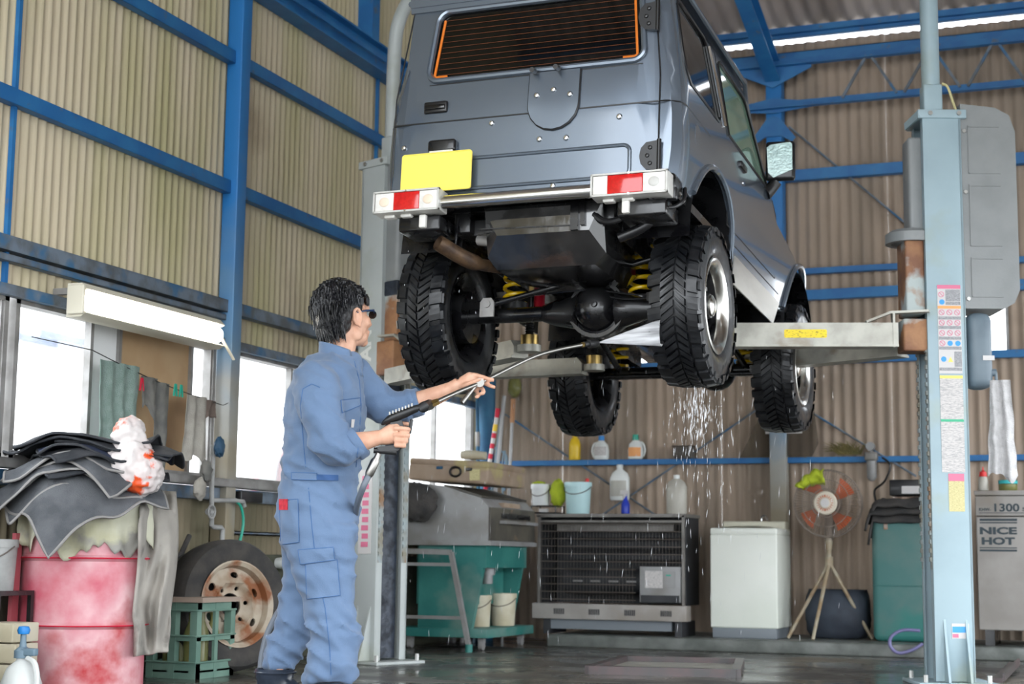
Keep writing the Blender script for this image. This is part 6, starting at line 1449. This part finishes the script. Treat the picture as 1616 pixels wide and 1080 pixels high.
one('wood_block', MB().box((-4.40, onX(22, 1049, -4.46).y-.10, .035), (.18, .19, .07), None, .006), 'board', 'dark wooden block under the pale block stack', 'block')
p = onX(-92, 1000, -4.15); st_ = T('worn_tyre', (p.x, p.y, 0), 'worn black tyre at the left edge beside the drum', 'tyre'); st_.p('tyre_body', MB().lathe([(.16, -.07), (.2, -.085), (.25, -.08), (.27, -.05), (.275, 0), (.27, .05), (.25, .08), (.2, .085), (.16, .07)], (p.x, p.y-.06, .277), 'y', 40, close=True), 'truck_tyre', 35)  # a lone tyre, no rim in it
p = onX(2, 905, -4.6); st2 = T('metal_stand', (p.x, p.y, 0), 'low dark steel stand holding the grey pail', 'stand')
zz = onX(2, 932, -4.6).z
st2.p('stand_top', MB().bb((p.x-.13, p.y-.15, zz-.02), (p.x+.11, p.y+.09, zz)), 'black_metal', 0)
for dx in (-.12, .10):
    for dy in (-.14, .08): st2.p('leg', MB().bb((p.x+dx-.01, p.y+dy-.01, 0), (p.x+dx+.01, p.y+dy+.01, zz-.02)), 'black_metal', 0)
bucket((p.x, p.y-.03, zz), .085, .22, 'pipe_grey', 'grey pail standing at the left edge behind the drum')
a, b = onX(22, 912, -4.62), onX(27, 860, -4.62); one('red_post', MB().bar((a.x, a.y, 0), (a.x, b.y, b.z+.05), .045, .02, (1, 0, 0)), 'van_trim', 'faded red bar standing behind the drum', 'bar', smooth=0)
# fluorescent lamp over the window
ly0, ly1, lx = 6.09, 7.31, -4.56
t = T('wall_lamp', (lx, (ly0+ly1)/2, 1.80), 'lit cream fluorescent lamp fitting over the left window', 'lamp')
lp_ = [(-.06, .075), (.02, .075), (.05, .045), (.045, .04), (.0, .03), (-.03, .02), (-.03, -.06), (.0, -.07), (.045, -.062), (.05, -.068), (.02, -.085), (-.06, -.085)]
t.p('reflector', MB().prism(lp_, lambda a, z, h: (lx+a, h, 1.795+z), ly0, ly1), 'lamp_case', 30); t.p('tube', MB().tube([(lx+.03, ly0+.03, 1.78), (lx+.03, ly0+.05, 1.78), (lx+.03, ly1-.05, 1.78), (lx+.03, ly1-.03, 1.78)], [.03, .042, .042, .03], 16), 'lamp_tube')
[t.p('bracket', MB().bb((XW+.02, q_, 1.84), (lx, q_+.03, 1.87)), 'alu_frame', 0) for q_ in (ly0+.1, ly1-.13)]; t.p('end_cap', MB().bb((lx-.05, ly0-.02, 1.72), (lx+.045, ly0, 1.86), .008), 'lamp_case')
t.p('pull_strip', MB().bar((lx+.04, ly1-.01, 1.765), (lx+.07, ly1+.07, 1.66), .018, .006), 'lamp_case', 0)
# washing line with rags
A, B = onX(146, 553, -4.64), onX(352, 640, -4.64)
ln = [A.lerp(B, s)-Vector((0, 0, .02*math.sin(PI*s))) for s in [i/12 for i in range(13)]]; ln = [Vector((-4.70, 5.95, 1.60))]+ln+[Vector((-4.70, 7.68, 1.46))]
one('washing_line', MB().tube(ln, .0025, 6), 'black_plastic', 'thin line strung across the left window', 'line')
def rag(u0, u1, v1, mat, label, seed, folds, taper=0, hem=.04, amp=.014, x=-4.64):
    pa, pb = onX(u0, 0, x).y, onX(u1, 0, x).y
    s = (onX((u0+u1)/2, 600, x).y-A.y)/(B.y-A.y); zt_ = A.lerp(B, max(0, min(1, s))).z-.02*math.sin(PI*max(0, min(1, s)))
    ya, yb_ = onX(u0, 600, x).y, onX(u1, 600, x).y; h = zt_-onX((u0+u1)/2, v1, x).z
    cloth('rag', mat, label, 'cloth', (x, (ya+yb_)/2, zt_+.004), yb_-ya, h, folds, amp, (0, 1, 0), (1, 0, 0), taper, 'rags on the washing line', hem, seed=seed)
rag(155, 220, 735, 'towel_green', 'grey green towel on the washing line', 1, 3.5, -.08)
rag(222, 249, 652, 'cloth_grey', 'short dark rag with a pointed end on the washing line', 2, 1.4, -.1, .10); rag(244, 268, 745, 'cloth_grey', 'long dark grey rag on the washing line', 3, 1.3); rag(296, 328, 728, 'cloth_pale', 'pale grey cloth on the washing line', 4, 2.2, .15); rag(322, 342, 662, 'cloth_brown', 'small brown rag at the end of the washing line', 5, 1.2, -.2)
for k, u in enumerate((224, 277, 286)):
    p = onX(u, 606+(u-224)*.17, -4.63); t = T('clothes_peg', tuple(p), ['pink clothes peg beside the green towel', 'left green clothes peg hanging on the line', 'right green clothes peg hanging on the line'][k], 'peg')
    for s in (-1, 1): t.p('peg_arm', MB().bar(p+Vector((0, s*.004, .03)), p+Vector((0, s*.014, -.035)), .008, .007), 'red_band' if k == 0 else 'cap_green', 0)
p = onX(346, 706, -4.62); lump('net_bag', 'bag_blue', 'small blue bag hanging on the left column', 'bag', tuple(p), (.025, .04, .055), .25, 3, 5)
p = onX(315, 772, -4.62); lump('work_glove', 'cloth_pale', 'pale work glove hanging under the window sill', 'glove', tuple(p), (.025, .05, .055), .3, 2.5, 2)
p = onX(325, 745, -4.62); lump('work_glove', 'cloth_grey', 'dark work glove hanging at the window sill', 'glove', tuple(p), (.025, .045, .06), .3, 2.5, 6)
# water pipe with taps on the column
t = T('water_pipe', (-4.66, 7.6, 0), 'grey water pipe with taps beside the left column', 'pipe'); W_ = lambda u, v: onX(u, v, -4.66)
a = W_(334, 775); b = W_(334, 830)
t.p('riser', MB().tube([(a.x, a.y, a.z+.25), tuple(a), tuple(b), tuple(W_(336, 832)), tuple(W_(349, 833)), tuple(W_(351, 836)), (-4.66, W_(351, 836).y, .5)], .014, 10), 'pipe_grey')
t.p('branch', MB().tube([W_(335, 790), W_(362, 790), W_(372, 790)], .013, 10), 'pipe_grey'); t.p('valve', MB().cyl(W_(328, 808), W_(336, 808), .018, 10).tube([W_(329, 808)+Vector((.02+0, .035*math.cos(q), .035*math.sin(q))) for q in [i*PI/6 for i in range(12)]], .006, 6, closed=True), 'pipe_grey')
t.p('tap', MB().tube([W_(366, 790), W_(384, 792), W_(386, 800)], .012, 8), 'pipe_grey')
hz_ = [W_(u, v) for u, v in ((372, 791), (380, 800), (384, 820), (382, 840), (376, 865), (370, 885))]; one('green_hose', MB().tube(spline(hz_), .008, 8), 'cap_green', 'thin green hose hanging from the tap by the left column', 'hose')
p = onX(391, 785, -4.70); one('sill_box', MB().box((-4.70, p.y, p.z), (.06, .24, .06), None, .005), 'black_plastic', 'black box fixed under the window sill', 'box')
p = onX(437, 881, -4.755); one('white_cup', MB().lathe([(0, 0), (.03, 0), (.04, .07), (.036, .07), (.028, .006), (0, .006)], (p.x, p.y, p.z-.03), 'x', 16), 'jug_white', 'small white cup hanging on the left wall beside the man', 'cup')
a, b = onX(268, 885, -4.6), onX(304, 846, -4.6)
one('hand_tool', MB().tube([Vector((-4.6, a.y, a.z)), Vector((-4.6, (a.y+b.y)/2, (a.z+b.z)/2-.03)), Vector((-4.62, b.y, b.z))], .014, 8), 'dark_cloth', 'dark tool handle hung on the left wall above the crate', 'tool')
# wall pieces between the windows
for y0_, y1_ in ((3.2, 4.6), (9.3, 9.9), (11.47, 11.8)): sheet(wl, (XW, 6, 0), (XW, y0_), (XW, y1_), .9, 1.86, 'sheet_left')
# ---- outside the windows: pale facade with a blue sign strip, and a parked white car
struct(obj('facade_outside', MB().bb((-16.2, -2, -.2), (-16, 40, 7)), 'white_wall', smooth=0))
a, b = onX(26, 512, -15.9), onX(138, 540, -15.9)
one('shop_sign', MB().bb((-16.0, a.y, a.z-.22), (-15.85, b.y, a.z)), 'sign_blue', 'blue sign strip on the pale building outside the window', 'sign', smooth=0)
vc = onX(470, 800, -8.5)
t = T('parked_car', (-9.2, vc.y, -.2), 'white car parked outside the left window', 'car')
rp = [(-1.35, .45), (-1.30, 1.25), (-1.12, 1.86), (-1.02, 1.98), (-.8, 2.04), (2.4, 2.04), (2.6, 1.9), (2.7, .45)]
t.p('car_body', MB().prism(rp, lambda yy, z, h: (h, vc.y+yy, z-.1), -10, -8.5), 'van_white', 30)
gl_ = [(-1.0, 1.30), (-.90, 1.67), (-.80, 1.80), (-.62, 1.85), (.4, 1.85), (.4, 1.30)]
t.p('side_window', MB().prism(gl_, lambda yy, z, h: (h, vc.y+yy, z-.1), -8.505, -8.49), 'van_glass', 20); t.p('window_trim', MB().tube([(-8.49, vc.y+yy, z-.1) for yy, z in gl_], .035, 6, closed=True), 'van_trim')
for yy in (-.75, 1.9): t.p('wheel', MB().lathe([(0, -.1), (.30, -.1), (.31, 0), (.30, .1), (0, .1)], (-8.6, vc.y+yy, .11), 'x', 24), 'rubber')
